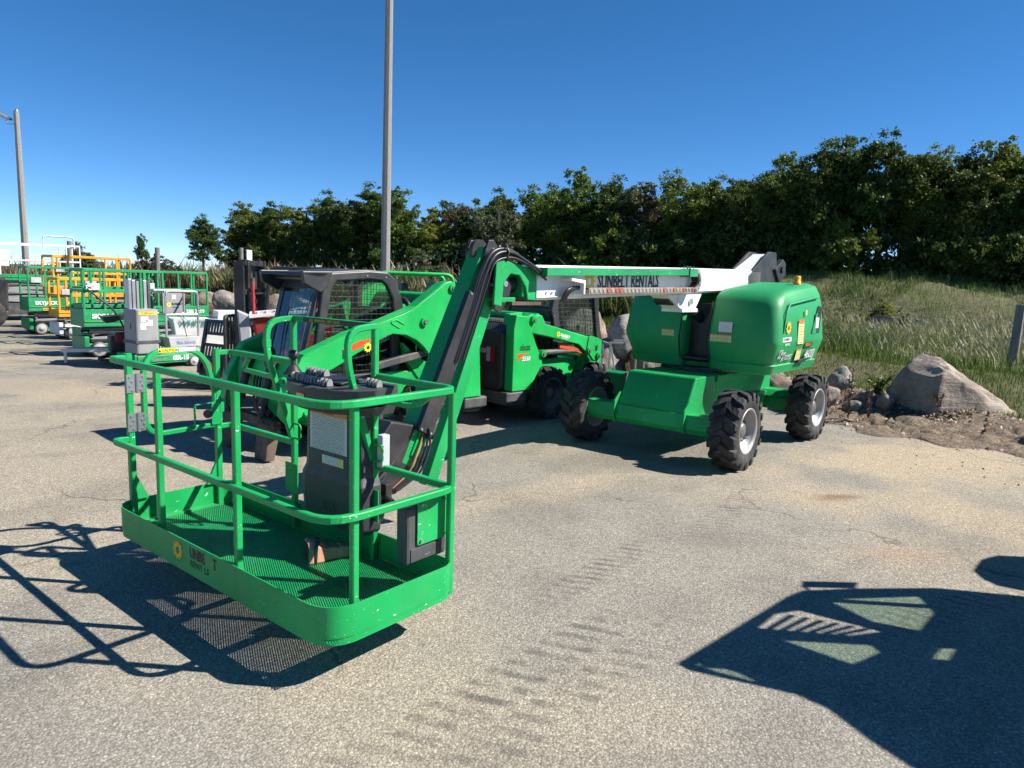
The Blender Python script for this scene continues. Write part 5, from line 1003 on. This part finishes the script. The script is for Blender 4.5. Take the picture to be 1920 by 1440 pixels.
sun_emblem(s2, (.95,-.7365,1.255), (1,0,-.2), (.2,0,1), .045, M['yel']); lettering(s2, 'SUNBELT', (1.0,-.7365,1.228), (1,0,-.215), (.215,0,1), .052, M['winkl'], bold=.002); lettering(s2, 'RENTALS', (1.03,-.7365,1.19), (1,0,-.215), (.215,0,1), .036, M['winkl'])
cat = [(1.80,1.10),(1.815,1.04),(1.84,1.055),(1.87,1.05),(1.895,1.075),(1.88,1.03),(1.875,1.0),(1.89,.985),(1.865,.975),(1.85,.95),(1.835,.975),(1.81,.98),(1.825,1.0)]
MB().prism(cat, 'y', -.7525, -.754).build('cat_emblem', M['ink'], s2)
RB = (0, -1, 0); lettering(s2, 'S550', (-.0735,-.10,.99), RB, (0,0,1), .09, M['winkl'], shear=.2); lettering(s2, 'SUNBELT', (-.0845,.30,.70), RB, (0,0,1), .12, M['winkl'], bold=.003)
# a cab loader outside the frame on the right: inferred from its shadow, its roof shaped to throw it
t = thing('cab_loader', 'glazed cab loader just outside the picture shaped to throw the shadow at the lower right', 'loader', (3.12, 3.41, 0), R(46))
OUT = [(-.02,.02),(1.26,-.03),(1.44,-.06),(1.73,-.27),(2.2,-.67),(2.5,-1.1),(2.5,-1.6),(.0,-1.6),(.0,-1.115),(.06,-.934),(.17,-.706),(.175,-.547),(-.027,-.065)]  # plate outline traced back from the shadow it has to cast
HOLES = [[(1.403,-.201),(1.96,-.63),(1.754,-.776),(1.403,-.778),(1.301,-.514)], [(.938,-.06),(1.12,-.15),(1.22,-.62),(1.03,-.512),(.68,-.07)], [(.649,-.244),(1.0,-.64),(.95,-.70),(.675,-.633)], [(1.076,-.90),(1.242,-.902),(1.34,-.99),(1.155,-.994)], [(.028,-.03),(.10,-.04),(.145,-.259),(.135,-.40),(.05,-.15)]]  # openings placed to let the light patches through
from mathutils.geometry import delaunay_2d_cdt
vv = []; ee = []
for poly in [OUT]+HOLES:
    o_ = len(vv); vv += [Vector(q) for q in poly]; ee += [(o_+i, o_+(i+1) % len(poly)) for i in range(len(poly))]
cv, ce, cf = delaunay_2d_cdt(vv, ee, [], 0, 1e-5)[:3]
tri = [f for f in cf if inpoly(*(sum((cv[i] for i in f), Vector((0,0)))/len(f)), OUT) and not any(inpoly(*(sum((cv[i] for i in f), Vector((0,0)))/len(f)), h) for h in HOLES)]
me_ = MB().add([(q.x, q.y, 2.0) for q in cv], tri).build('shadow_plate', M['cab'], t, recalc=False); sd = me_.modifiers.new('thick', 'SOLIDIFY'); sd.thickness = .04; sd.offset = 0
for k_ in (0, 2, 3, 4): MB().prism(HOLES[k_], 'z', 1.985, 1.99).build('light_patch_pane', M['glass_green'], me_)  # unseen panes set in the openings to tint the light patches
for i in range(6):
    f = (i+1)/7; p0 = Vector((.68,-.07,2.0)).lerp(Vector((1.03,-.512,2.0)), f); p1 = Vector((.98,-.075,2.0)).lerp(Vector((1.22,-.62,2.0)), f); MB().sq([p0, p1], .026, .026).build('bar', M['cab'], t)
for (x, y) in ((.06,-.06),(1.30,-.09),(.10,-1.5),(2.4,-1.5)): m = MB(); m.sq([(x,y,.7),(x,y,1.98)], .05, .05, (1,0,0)); m.build('cab_post', M['cab'], t)
m = MB(); m.tube([(1.42,-.05,1.95),(1.46,.03,1.93),(1.56,.06,1.90)], .011, 6); m.prism([(1.533,.084),(1.777,-.153),(1.66,-.176),(1.43,.05)], 'z', 1.87, 1.92); m.build('mirror', M['black'], t)
m = MB(); m.prism([(2.60,-.80),(2.72,-.72),(3.03,-.708),(3.24,-.776),(3.4,-.95),(3.3,-1.3),(2.567,-1.032),(2.54,-.90)], 'z', 1.84, 1.94); m.tube([(2.5,-1.2,1.98),(2.8,-1.0,1.9)], .02, 6); m.build('shadow_slab', M['black'], t)  # slab outside the frame, shaped to cast the separate rounded shadow
m = MB(); m.prism([(-.10,.35),(2.6,.35),(2.7,.75),(1.4,.85),(-.10,.80)], 'y', -1.75, -.55); m.build('body', M['green2'], t, .03)
for (x, y) in ((.35,-.55),(2.0,-.55),(.35,-1.75),(2.0,-1.75)): put_wheel(SW, t, x, y, .388, y < -1)
m = MB(); m.box(.45, .85, -1.3, -.9, .85, 1.15); m.box(.35, .47, -1.3, -.9, 1.0, 1.55); m.build('seat', M['seat'], t, .04)
drop(SW)
# ------------------------------------------------------------------ ride-on machine seen over the loader
t = thing('ride_on_roller', 'green machine with a bent tube guard rail seen behind the loader cab', 'roller', (-2.05, 14.2, 0), R(20))
m = MB(); m.tube(fillet([(-.75,-.35,1.2),(-.75,-.35,2.08),(.75,-.35,2.08),(.75,-.35,1.2)], .18, 6), .035, 10); m.tube(fillet([(-.75,.35,1.2),(-.75,.35,2.06),(.75,.35,2.06),(.75,.35,1.2)], .18, 6), .035, 10); m.build('guard_rail', M['green2'], t)
m = MB(); m.box(-.9, .9, -.45, .45, .55, 1.25); m.prism([(-.9,1.25),(-.2,1.25),(-.3,1.5),(-.9,1.5)], 'y', -.4, .4); m.build('body', M['green2'], t, .04)
m = MB(); m.box(-.15, .25, -.25, .25, 1.3, 1.45); m.box(-.25, -.12, -.25, .25, 1.4, 1.9); m.box(.35, .7, -.3, .3, 1.7, 1.92); m.build('seat', M['seat'], t, .04)
for x in (-.75, .75): m = MB(); m.cyl((x,-.5,.40), (x,.5,.40), .40, 28); m.build('drum', M['steel'], t)
m = MB(); m.lathe([(.001,0),(.10,0),(.135,.26),(.14,.26),(.14,.28),(.10,.28),(.001,.20)], 20, 'z'); b_ = m.build('bucket', paint('yellow plastic', (.70,.55,.04,1), .5, dust=.15)); b_.location = (-1.33, 9.55, 1.50); tag(b_, 'yellow plastic bucket standing on the loader behind its cab', 'bucket')
# ------------------------------------------------------------------ forklift
t = thing('forklift', 'black forklift with tall mast and forks resting flat on the asphalt', 'forklift', (-4.55, 12.3, 0), R(180))
m = MB()
for s in (1, -1):
    for (x, y, w, h) in ((0,.50,.16,2.16),(-.06,.39,.12,2.20),(.06,.30,.10,2.14)): m.box(x-w/2, x+w/2, s*y-.035, s*y+.035, .10, h)
for z in (.35, 1.1, 1.62, 2.10): m.box(-.10, .0, -.5, .5, z, z+.09)
ms = m.build('mast', M['black'], t, .006)
for y in (-.12, .12):
    m = MB()
    for i in range(60): m.box(.02, .05, y-.02, y+.02, .6+i*.025, .6+i*.025+.018)
    m.build('lift_chain', M['steel'], ms)
m = MB(); m.cyl((-.03,0,.2), (-.03,0,1.9), .045, 14); m.build('lift_cylinder', M['dgrey'], ms)
m = MB(); m.box(.12, .18, -.55, .55, .10, .20); m.box(.12, .18, -.55, .55, .48, .58); m.build('carriage', M['black'], t, .006)
m = MB(); m.tube(fillet([(.21,-.62,.12),(.21,-.62,1.26),(.21,.62,1.26),(.21,.62,.12)], .05, 3), .028, 8); m.build('backrest_frame', M['black'], t)
for i in range(9): m = MB(); m.box(.195, .225, -.50+i*.125-.016, -.50+i*.125+.016, .12, 1.25); m.build('backrest_bar', M['black'], t)
for y in (-.32, .32): m = MB(); m.prism([(.20,.55),(.26,.55),(.27,.09),(1.35,.055),(1.37,.04),(1.35,.035),(.22,.03)], 'y', y-.06, y+.06); m.build('fork', M['rust'], t, .004)
m = MB(); m.prism([(-.2,.25),(-.2,.70),(-.8,.80),(-1.0,1.05),(-2.1,1.05),(-2.25,.8),(-2.25,.25)], 'y', -.52, .52); m.build('body', M['dgrey'], t, .03)
for (x, y) in ((-.35,.5),(-.35,-.5),(-1.85,.45),(-1.85,-.45)): m = MB(); m.lathe([(.15,-.1),(.30,-.11),(.33,-.08),(.33,.08),(.30,.11),(.15,.1),(.15,-.1)], 28, 'y', (x, y, .33)); m.lathe([(.16,.06),(.05,.06),(.001,.08)], 20, 'y', (x, y, .33)); m.build('wheel', M['rubber'], t)
m = MB(); m.tube(fillet([(-.35,-.45,.8),(-.5,-.45,2.08),(-1.8,-.45,2.08),(-1.9,-.45,1.0)], .1, 4), .03, 8); m.tube(fillet([(-.35,.45,.8),(-.5,.45,2.08),(-1.8,.45,2.08),(-1.9,.45,1.0)], .1, 4), .03, 8)
for i in range(8): m.box(-.55-i*.17, -.51-i*.17, -.45, .45, 2.07, 2.10)
m.build('overhead_guard', M['black'], t)
m = MB(); m.box(-.10, -.08, .18, .40, 2.17, 2.34); sg = m.build('mast_sign', M['whiterail'], t, .004); sg.location = (0,0,.02); decal(sg, (-.079,.29,2.255), (0,1,0), (0,0,1), .14, .05, M['sticker_w']); decal(sg, (-.0785,.29,2.255), (0,1,0), (0,0,1), .09, .025, M['green3'])
decal(ms, (.0815,.50,1.72), (0,1,0), (0,0,1), .06, .08, M['caution'])
t = thing('mortar_mixer', 'red machine with a white grated lid squeezed between forklift and loader', 'mixer', (-3.35, 10.75, 0), R(20))
m = MB(); m.loft([[(-.45,-.35,.55),(.45,-.35,.55),(.45,.35,.55),(-.45,.35,.55)],[(-.58,-.42,1.36),(.58,-.42,1.36),(.58,.42,1.36),(-.58,.42,1.36)]]); m.build('hopper', M['red'], t, .03)
m = MB(); m.sq([(-.60,-.44,1.37),(.60,-.44,1.50),(.60,.44,1.50),(-.60,.44,1.37)], .03, .05, (0,0,1), True); m.build('lid_frame', M['whiterail'], t)
for i in range(9): m = MB(); m.box(-.5+i*.125, -.48+i*.125, -.43, .43, 1.385+i*.0135, 1.405+i*.0135); m.build('grate_bar', M['whiterail'], t)
m = MB(); m.cyl((-.55,-.40,1.3), (-.56,-.40,1.86), .022, 10); m.build('lever', M['red'], t); m = MB(); m.cyl((-.6,-.42,.75), (-.25,-.42,.70), .09, 14); m.build('chute_roller', M['red'], t)
m = MB(); m.prism([(-.72,.7),(-.58,.7),(-.60,1.38),(-.78,1.46)], 'y', -.40, -.2); m.build('splash_guard', M['lgrey'], t, .02)
decal(t, (-.42,-.402,1.02), (1,0,0), (0,-.09,1), .09, .16, M['sticker_w'])
m = MB(); m.box(.05, .5, -.30, .30, .30, .55); m.cyl((-.3,-.5,.25), (-.3,.5,.25), .03, 10); m.build('frame', M['black'], t)
for y in (-.45, .45): m = MB(); m.lathe([(.10,-.07),(.24,-.08),(.26,0),(.24,.08),(.10,.07),(.10,-.07)], 24, 'y', (-.3, y, .26)); m.build('wheel', M['rubber'], t)
m = MB(); m.cyl((.35,-.2,1.4), (.35,-.2,2.0), .05, 12); m.build('stack', M['red'], t)
# ------------------------------------------------------------------ scissor lifts
def small_wheel(parent, x, y, r, s, mat='wrim'):
    m = MB(); m.lathe([(r*.55,-.055),(r*.93,-.06),(r,-.04),(r,.04),(r*.93,.06),(r*.55,.055)], 28, 'y', (x, y, r)); w = m.build('wheel', M['rubber'] if mat == 'rubber' else M['dgrey'], parent)
    h = MB(); h.lathe([(r*.80,s*.058),(r*.74,s*.064),(r*.30,s*.050),(r*.28,s*.07),(.001,s*.07)], 24, 'y', (x, y, r)); h.build('rim', M['wrim'], w)
def scissor(label, loc, rz, body='green3', rails='green3', base='green3', arms='black', L=1.76, W=.80, dz=(.68,1.06), top=1.94, text='SKYJACK', text2=None, wr=.17, stack=(.30,.66), high=False, name='scissor_lift', tcol='winkl', emblem=True, num=None, tube=.028):
    t = thing(name, label, 'scissor lift', loc, rz, 'scissor lifts parked in a row'); x0, x1, y0, y1 = -L/2, L/2, -W/2, W/2
    m = MB(); m.box(x0+.10, x1-.10, y0+.07, y1-.07, wr*.55, stack[0]); m.box(x0, x0+.10, y0+.02, y1-.02, wr*.9, stack[0]+.16); m.box(x1-.10, x1, y0+.02, y1-.02, wr*.9, stack[0]+.16); m.build('chassis', M[base], t, .01)
    for x in (x0+.28, x1-.28):
        for y, s in ((y0+.02, -1), (y1-.02, 1)): small_wheel(t, x, y, wr, s)
    n = 4 if not high else 5; dzs = (stack[1]-stack[0])/n
    for i in range(n):
        for s in (-1, 1):
            m = MB(); za, zb = stack[0]+dzs*i+.02, stack[0]+dzs*(i+1)-.02; za, zb = (za, zb) if i % 2 else (zb, za)
            m.sq([(x0+.16,s*(W/2-.10-.03*(i % 2)),za),(x1-.16,s*(W/2-.10-.03*(i % 2)),zb)], .035, dzs*.72); m.build('scissor_arm', M[arms] if i % 2 == 0 else M['grey'], t)
    m = MB()
    for x in (x0+.2, 0, x1-.2): m.cyl((x,y0+.08,(stack[0]+stack[1])/2), (x,y1-.08,(stack[0]+stack[1])/2), .03, 12)
    m.build('pivot', M['steel'], t)
    m = MB(); m.box(x0, x1, y0, y1, dz[0], dz[0]+.06)
    for (a, b, c, d) in ((x0,x1,y0,y0+.02),(x0,x1,y1-.02,y1),(x0,x0+.02,y0+.02,y1-.02),(x1-.02,x1,y0+.02,y1-.02)): m.box(a, b, c, d, dz[0]+.06, dz[1])
    m.box(x0+.01, x1-.01, y0-.015, y0, dz[0]+.10, dz[0]+.125)
    m.build('deck', M[body], t, .004)
    r = tube; zr = dz[1]; md = zr+(top-zr)*.46
    for y in (y0+.03, y1-.03):
        for x in (x0+.03, x0+.45, x1-.45, x1-.03): m = MB(); m.sq([(x,y,zr-.05),(x,y,top-.02)], r*1.6, r*1.6, (1,0,0)); m.build('rail_post', M[rails], t)
    rg = MB()
    for z in (top-.02, md): rg.sq(fillet([(x0+.03,y0+.03,z),(x1-.03,y0+.03,z),(x1-.03,y1-.03,z),(x0+.03,y1-.03,z)], .05, 3, True), r*1.7, r*2.2, (0,0,1), True)
    rg.build('guard_rail', M[rails], t)
    m = MB(); m.box(x0+.08, x0+.34, y0-.05, y0+.02, md+.02, md+.17); cb = m.build('control_box', M['lgrey'], t, .008)
    if text: lettering(t, text, (x0+.16,y0-.002-.014,dz[0]+.185), (1,0,0), (0,0,1), .135*(L/1.76), M[tcol], sx=1.05, bold=.006, shear=0)
    if text2: lettering(t, text2, (x1-.62,y0-.016,dz[0]+.19), (1,0,0), (0,0,1), .13, M[tcol], bold=.004)
    if emblem: sun_emblem(t, (x0+.56*L,y0-.016,dz[0]+.23), (1,0,0), (0,0,1), .06, M['yel']); sun_emblem(t, (.10,y0+.065,stack[0]-.12), (1,0,0), (0,0,1), .07, M['amber'])
    if num: decal(t, (x0+.5,y0-.018,dz[0]+.05), (1,0,0), (0,0,1), .30, .07, M['sticker_n'])
    return t, cb
Y50 = R(50)
t, cb = scissor('green scissor lift with the MC sign, nearest of the parked row', (-9.15,16.45,0), Y50, text='SKYJACK'); decal(cb, (-.72,-.4515,1.54), (1,0,0), (0,0,1), .20, .10, M['winkl']); lettering(cb, 'MC', (-.80,-.4535,1.505), (1,0,0), (0,0,1), .10, M['ink'], bold=.002)
scissor('green scissor lift half hidden behind the MC one', (-10.45,18.55,0), Y50, text='SKYJACK', text2='SJIII 3219')
scissor('green scissor lift at the right end of the row behind the grey mast', (-9.1,18.75,0), Y50, text='SKYJACK', text2='SJIII 3219')
scissor('small yellow scissor lift with a white base and HY lettering', (-12.0,20.05,0), Y50, 'yellow','yellow','white','white', dz=(.62,.80), top=1.66, text='HY-BRID', tcol='ink', emblem=False, tube=.034)
scissor('taller orange yellow scissor lift whose rails rise above the green ones', (-14.1,23.6,0), Y50, 'yellow','yellow','yellow','grey', L=2.35, W=1.0, dz=(1.02,1.32), top=2.30, text='', emblem=False, stack=(.35,1.0), high=True, tube=.036)
scissor('green scissor lift with a yellow number plate at the left of the row', (-13.55,21.15,0), Y50, text='SKYJACK', num=True)
t, cb = scissor('large rough terrain scissor lift with white rails and grey scissor stack', (-17.7,26.2,0), R(40), 'green3','whiterail','dgrey','grey', L=2.9, W=1.7, dz=(1.42,1.62), top=2.72, text='', emblem=False, stack=(.62,1.40), high=True, wr=.38, tube=.028)
m = MB(); m.tube(fillet([(.3,-.82,2.6),(.3,-.82,3.02),(1.25,-.82,3.02),(1.25,-.82,2.6)], .12, 4), .03, 8); m.build('raised_loop', M['whiterail'], t); m = MB(); m.box(-1.2, -.6, .80, .84, 1.9, 2.5); m.build('white_panel', M['whiterail'], t, .02)
t = thing('truck', 'dark truck tail with a red lamp cut by the left edge of the picture', 'truck', (-17.2, 22.0, 0), R(40))
m = MB(); m.box(-1.5, 1.2, -1.0, 1.0, .55, 1.55); m.box(-1.4, .6, -.95, .95, 1.55, 1.75); m.build('body', M['black'], t, .04); m = MB(); m.box(1.2, 1.23, -.9, -.7, 1.2, 1.32); m.build('tail_lamp', M['redlens'], t); m = MB(); m.tube(fillet([(1.0,-.6,1.5),(1.0,-.6,1.95),(1.0,.6,1.95),(1.0,.6,1.5)], .15, 4), .03, 8); m.build('white_hoop', M['whiterail'], t)
for x in (-.8, .7):
    for y in (-.9, .9): m = MB(); m.lathe([(.2,-.13),(.42,-.14),(.46,0),(.42,.14),(.2,.13),(.001,.1)], 28, 'y', (x, y, .46)); m.build('wheel', M['rubber'], t)
# ------------------------------------------------------------------ grey mast lift
t = thing('personnel_lift', 'compact mast lift with grey box and grey tube platform on a green base', 'mast lift', (-7.40, 13.90, 0), R(53))
m = MB(); m.box(-.05, 1.32, .02, .78, .10, .30); m.box(.0, 1.28, .0, .02, .14, .27); m.build('base', M['green3'], t, .01); lettering(t, 'Genie', (.28,-.003,.155), (1,0,0), (0,0,1), .12, M['grey'], sx=1.0); lettering(t, 'GR-15', (.70,-.003,.155), (1,0,0), (0,0,1), .13, M['winkl'], bold=.005)
for x in (.12, 1.15):
    for y, s in ((.02,-1), (.78,1)): small_wheel(t, x, y, .11, s)
m = MB(); m.prism(rrect(-.02,.44,-.02,.52,.06), 'z', .31, 1.20); bx = m.build('battery_cover', M['grey'], t, .03, 3); m = MB(); m.box(-.03, .45, -.03, .53, .52, .58); m.build('band', M['dgrey'], bx)
decal(bx, (.22,-.022,1.12), (1,0,0), (0,0,1), .36, .065, M['caution']); lettering(bx, '10385664', (.06,-.0245,1.10), (1,0,0), (0,0,1), .065, M['ink'], sx=1.05); decal(bx, (.15,-.022,1.0), (1,0,0), (0,0,1), .15, .12, M['sticker_w']); decal(bx, (.24,-.022,.93), (1,0,0), (0,0,1), .14, .12, M['sticker_w']); decal(bx, (.12,-.022,.86), (1,0,0), (0,0,1), .11, .13, M['sticker_w'])
m = MB(); m.box(-.024, -.02, .18, .22, .80, .92); m.build('slot', M['black'], bx)
for i, (x, w_, mt) in enumerate(((.02,.05,'aluminium'),(.09,.06,'aluminium'),(.17,.05,'grey'),(.24,.05,'green3'),(.31,.06,'aluminium'),(.39,.05,'dgrey'))): m = MB(); m.box(x, x+w_, .30, .48, .4, 1.78-.02*(i % 3)); m.build('mast_section', M[mt], t, .004)
m = MB(); m.prism([(.46,.30),(.60,.30),(.60,.80),(.54,1.0),(.54,1.40),(.48,1.45)], 'y', .30, .45); m.build('mast_arm', M['green3'], t, .006)
# platform
for y in (.06, .62):
    m = MB(); m.tube(fillet([(.62,y,.62),(.62,y,1.56),(1.30,y,1.56),(1.30,y,.62)], .10, 5), .024, 8); m.tube([(.62,y,1.08),(1.30,y,1.08)], .02, 8); m.build('platform_rail', M['aluminium'], t)
m = MB(); m.tube([(.62,.06,1.54),(.62,.62,1.54)], .022, 8); m.tube([(1.30,.06,1.54),(1.30,.62,1.54)], .022, 8); m.tube([(.62,.06,1.08),(.62,.62,1.08)], .02, 8); m.build('end_rail', M['aluminium'], t)
m = MB(); m.prism([(.64,.62),(1.30,.62),(1.30,.42),(.68,.40)], 'y', .02, .66); dk = m.build('platform_deck', M['lgrey'], t, .01); lettering(dk, 'Blue Summit', (.80,.017,.47), (1,0,0), (0,0,1), .10, flat('blue lettering', (.03,.13,.45,1), .5), sx=.8)
m = MB(); m.box(.80, 1.22, .52, .56, 1.06, 1.50); pn = m.build('sign_panel', M['grey'], t, .006); sun_emblem(pn, (.92,.5165,1.26), (1,0,0), (0,0,1), .055, M['yel']); lettering(pn, 'SUNBELT', (.985,.517,1.255), (1,0,0), (0,0,1), .058, M['ink'], bold=.002); lettering(pn, 'RENTALS', (1.0,.517,1.195), (1,0,0), (0,0,1), .034, M['ink']); decal(pn, (1.03,.516,1.42), (1,0,0), (0,0,1), .09, .10, M['sticker_w'])
m = MB(); m.tube(fillet([(.86,.05,1.06),(.95,.03,1.0),(1.0,.03,.75),(1.04,.05,.62)], .1, 4), .008, 6); m.build('cable', M['hose'], t)
t = thing('white_hopper', 'white hopper box with teal lettering behind the grey tube platform', 'hopper', (-6.95, 15.75, 0), R(32))
m = MB(); m.loft([[(-.5,-.3,.30),(.5,-.3,.30),(.5,.3,.30),(-.5,.3,.30)],[(-.62,-.4,.95),(.62,-.4,.95),(.62,.4,.95),(-.62,.4,.95)]]); m.build('box', M['white'], t, .02); lettering(t, 'WHITEMAN', (-.5,-.392,.80), (1,0,0), (0,-.15,1), .17, flat('teal lettering', (.03,.25,.21,1), .5), bold=.004, shear=.15)
for y in (-.35, .35): small_wheel(t, -.2, y, .2, -1 if y < 0 else 1)
m = MB(); m.prism([(.55,.9),(1.2,1.08),(1.2,1.12),(.3,1.12),(.3,.9)], 'y', -.35, .3); m.build('chute', M['whiterail'], t, .01)
t = thing('power_trowel', 'black engine machine with a red tank and teal shroud beside the grey box lift', 'trowel', (-8.22, 14.85, 0), R(35))
m = MB(); m.box(-.25, .25, -.25, .25, .25, .60); m.build('engine', M['black'], t, .04); m = MB(); m.prism(rrect(-.16,.16,.44,.68,.06), 'y', -.29, -.05); m.build('fuel_tank', flat('dark red tank', (.13,.012,.02,1), .35), t, .03)
m = MB(); m.prism([(-.38,.98),(.36,1.08),(.36,1.02),(-.30,.86)], 'y', -.30, .30); m.build('cover', M['black'], t, .01); m = MB(); m.prism([(.10,.98),(.34,1.02),(.44,.4),(.32,.3)], 'y', -.32, .25); m.build('shroud', flat('teal shroud', (.12,.42,.36,1), .5), t, .01)
m = MB(); m.tube(fillet([(.1,0,.6),(-.1,-.05,1.1),(-.6,-.1,1.55)], .2, 4), .018, 8); m.build('handle', M['black'], t); m = MB(); m.lathe([(.44,0),(.46,.02),(.46,.05),(.44,.06)], 32, 'z', (0,0,.08)); m.cyl((0,0,.1), (0,0,.3), .06, 12); m.build('guard_ring', M['black'], t)
for i in range(4): a = math.pi/2*i; m = MB(); m.obox((.22*math.cos(a),.22*math.sin(a),.06), (math.cos(a),math.sin(a),0), (-math.sin(a),math.cos(a),.1), (0,0,1), .38, .12, .01); m.build('blade', M['steel'], t)
t = thing('walkboard', 'pale aluminium ladder board lying across by the scissor lift wheel', 'board', (-8.55, 15.0, 0), R(30))
m = MB(); m.box(-.9, .75, -.20, -.16, .24, .31); m.box(-.9, .75, .16, .20, .24, .31); m.box(-.85, -.80, -.16, .16, .02, .24); m.box(.60, .65, -.16, .16, .02, .24); m.build('side_rail', M['aluminium'], t)
for i in range(15): m = MB(); m.box(-.85+i*.108, -.80+i*.108, -.16, .16, .265, .29); m.build('rung', M['aluminium'], t)
# ------------------------------------------------------------------ black attachment and bits by the wall
t = thing('fork_frame', 'black slotted attachment frame with a yellow number label, leaning by the mast lift', 'attachment', (-5.75, 13.35, 0), R(-28))
up = Vector((.0,.22,.975)); m = MB()
def slat(x0, x1, z0, z1, d=.03): c = Vector(((x0+x1)/2, 0, 0))+up*((z0+z1)/2); m.obox(c, (1,0,0), (0,.975,-.22), up, x1-x0, d, z1-z0)
slat(-.36,-.28,.05,1.10,.05); slat(.28,.36,.05,1.10,.05); slat(-.28,.28,1.03,1.10); slat(-.28,.28,.05,.40,.05); slat(-.28,.28,.58,.64); slat(-.28,.28,.80,.86); m.build('frame', M['black'], t, .006)
for i in range(6): m = MB(); slat(-.22+i*.085,-.19+i*.085,.40,.58); m.build('slat', M['dgrey'], t)
for i in range(7): m = MB(); slat(-.25+i*.08,-.21+i*.08,.86,1.03,.02); m.build('slat', M['black'], t)
decal(t, Vector((.32,-.030,0))+up*.82, up, (-1,0,0), .28, .065, M['caution']); lettering(t, '12026', Vector((.345,-.033,0))+up*.71, up, (-1,0,0), .07, M['ink'])
m = MB(); m.lathe([(.10,-.03),(.17,-.035),(.19,0),(.17,.035),(.10,.03)], 20, 'y', (.05,-.15,.19)); m.build('jockey_wheel', M['rust'], t); m = MB(); m.box(-.3, .3, .0, .5, .02, .10); m.build('foot', M['black'], t, .01)
t = thing('trestle', 'grey angle iron trestle standing before the boulder wall', 'trestle', (1.77, 12.95, 0), R(8))
for x in (0, .66):
    for y in (0, .5): m = MB(); m.box(x-.015, x+.015, y-.015, y+.015, 0, .90); m.build('leg', M['grey'], t)
    m = MB(); m.sq([(x+.02,0,.88),(x+.19,.0,.02)], .025, .025); m.build('brace', M['grey'], t); m = MB(); m.box(x-.02, x+.02, -.02, .52, .90, .935); m.build('top_bar', M['grey'], t)
m = MB(); m.box(-.02, .25, -.018, .018, .936, .965); m.box(.2, .70, .48, .52, .936, .965); m.build('rail', M['grey'], t)
t = thing('loader_bucket', 'dark green bucket lying behind the front axle of the boom lift', 'bucket', (1.80, 11.05, 0), R(45))
m = MB(); m.prism([(-.02,.02),(.55,.02),(.62,.08),(.1,.12),(.05,.62),(0,.66),(-.08,.62)], 'y', 0, .9); m.build('shell', M['green3'], t, .012)
for y in (0, .92): m = MB(); m.prism([(-.06,.02),(.58,.02),(.5,.2),(.05,.66),(-.08,.64)], 'y', y-.02, y); m.build('side_plate', M['steel'], t)
m = MB()
for i in range(12): m.lathe([(.022,-.006),(.030,0),(.022,.006),(.022,-.006)], 10, 'y' if i % 2 else 'x', (-.16,-.2,.60-i*.045))
m.build('chain', M['steel'], t)
def car(label, x, y, z, rz, mat):
    t = thing('car', label, 'car', (x, y, z), rz); m = MB(); m.loft([[(px, s*w, pz) for (px, pz, w) in ()] for s in ()], False) if False else None
    prof = [(-2.2,.35),(-2.25,.75),(-2.1,.98),(-1.75,1.05),(-1.1,1.42),(.3,1.48),(1.0,1.02),(2.0,.88),(2.2,.65),(2.2,.35)]
    m = MB(); m.loft([[(px*k, yy*(.93 if pz > 1.06 else 1), pz*kz) for px, pz in prof] for (yy, k, kz) in ((-.88,.97,.97),(-.82,1,1),(.82,1,1),(.88,.97,.97))]); m.build('body', mat, t, .05, 3)
    m = MB(); m.loft([[(px, yy, pz) for px, pz in ((-1.62,1.07),(-1.05,1.38),(.25,1.43),(.85,1.05))] for yy in (-.835, .835)]); m.build('windows', M['glass_blue'], t)
    for xx in (-1.35, 1.35):
        for yy in (-.8, .8): m = MB(); m.lathe([(.001,-.1),(.28,-.1),(.33,-.08),(.33,.08),(.28,.1),(.001,.1)], 24, 'y', (xx, yy, .33)); m.build('wheel', M['rubber'], t)
    for yy in (-.7, .7): m = MB(); m.box(-2.27, -2.2, yy-.12, yy+.12, .72, .86); m.build('tail_lamp', M['redlens'], t)
    return t
car('dark car passing behind the field, only its roof above the grass', 16.4, 31.3, -.42, R(178), M['black'])
car('black car far off between the pole and the jib, seen above the bank', -6.2, 45, 1.35, R(5), M['black'])
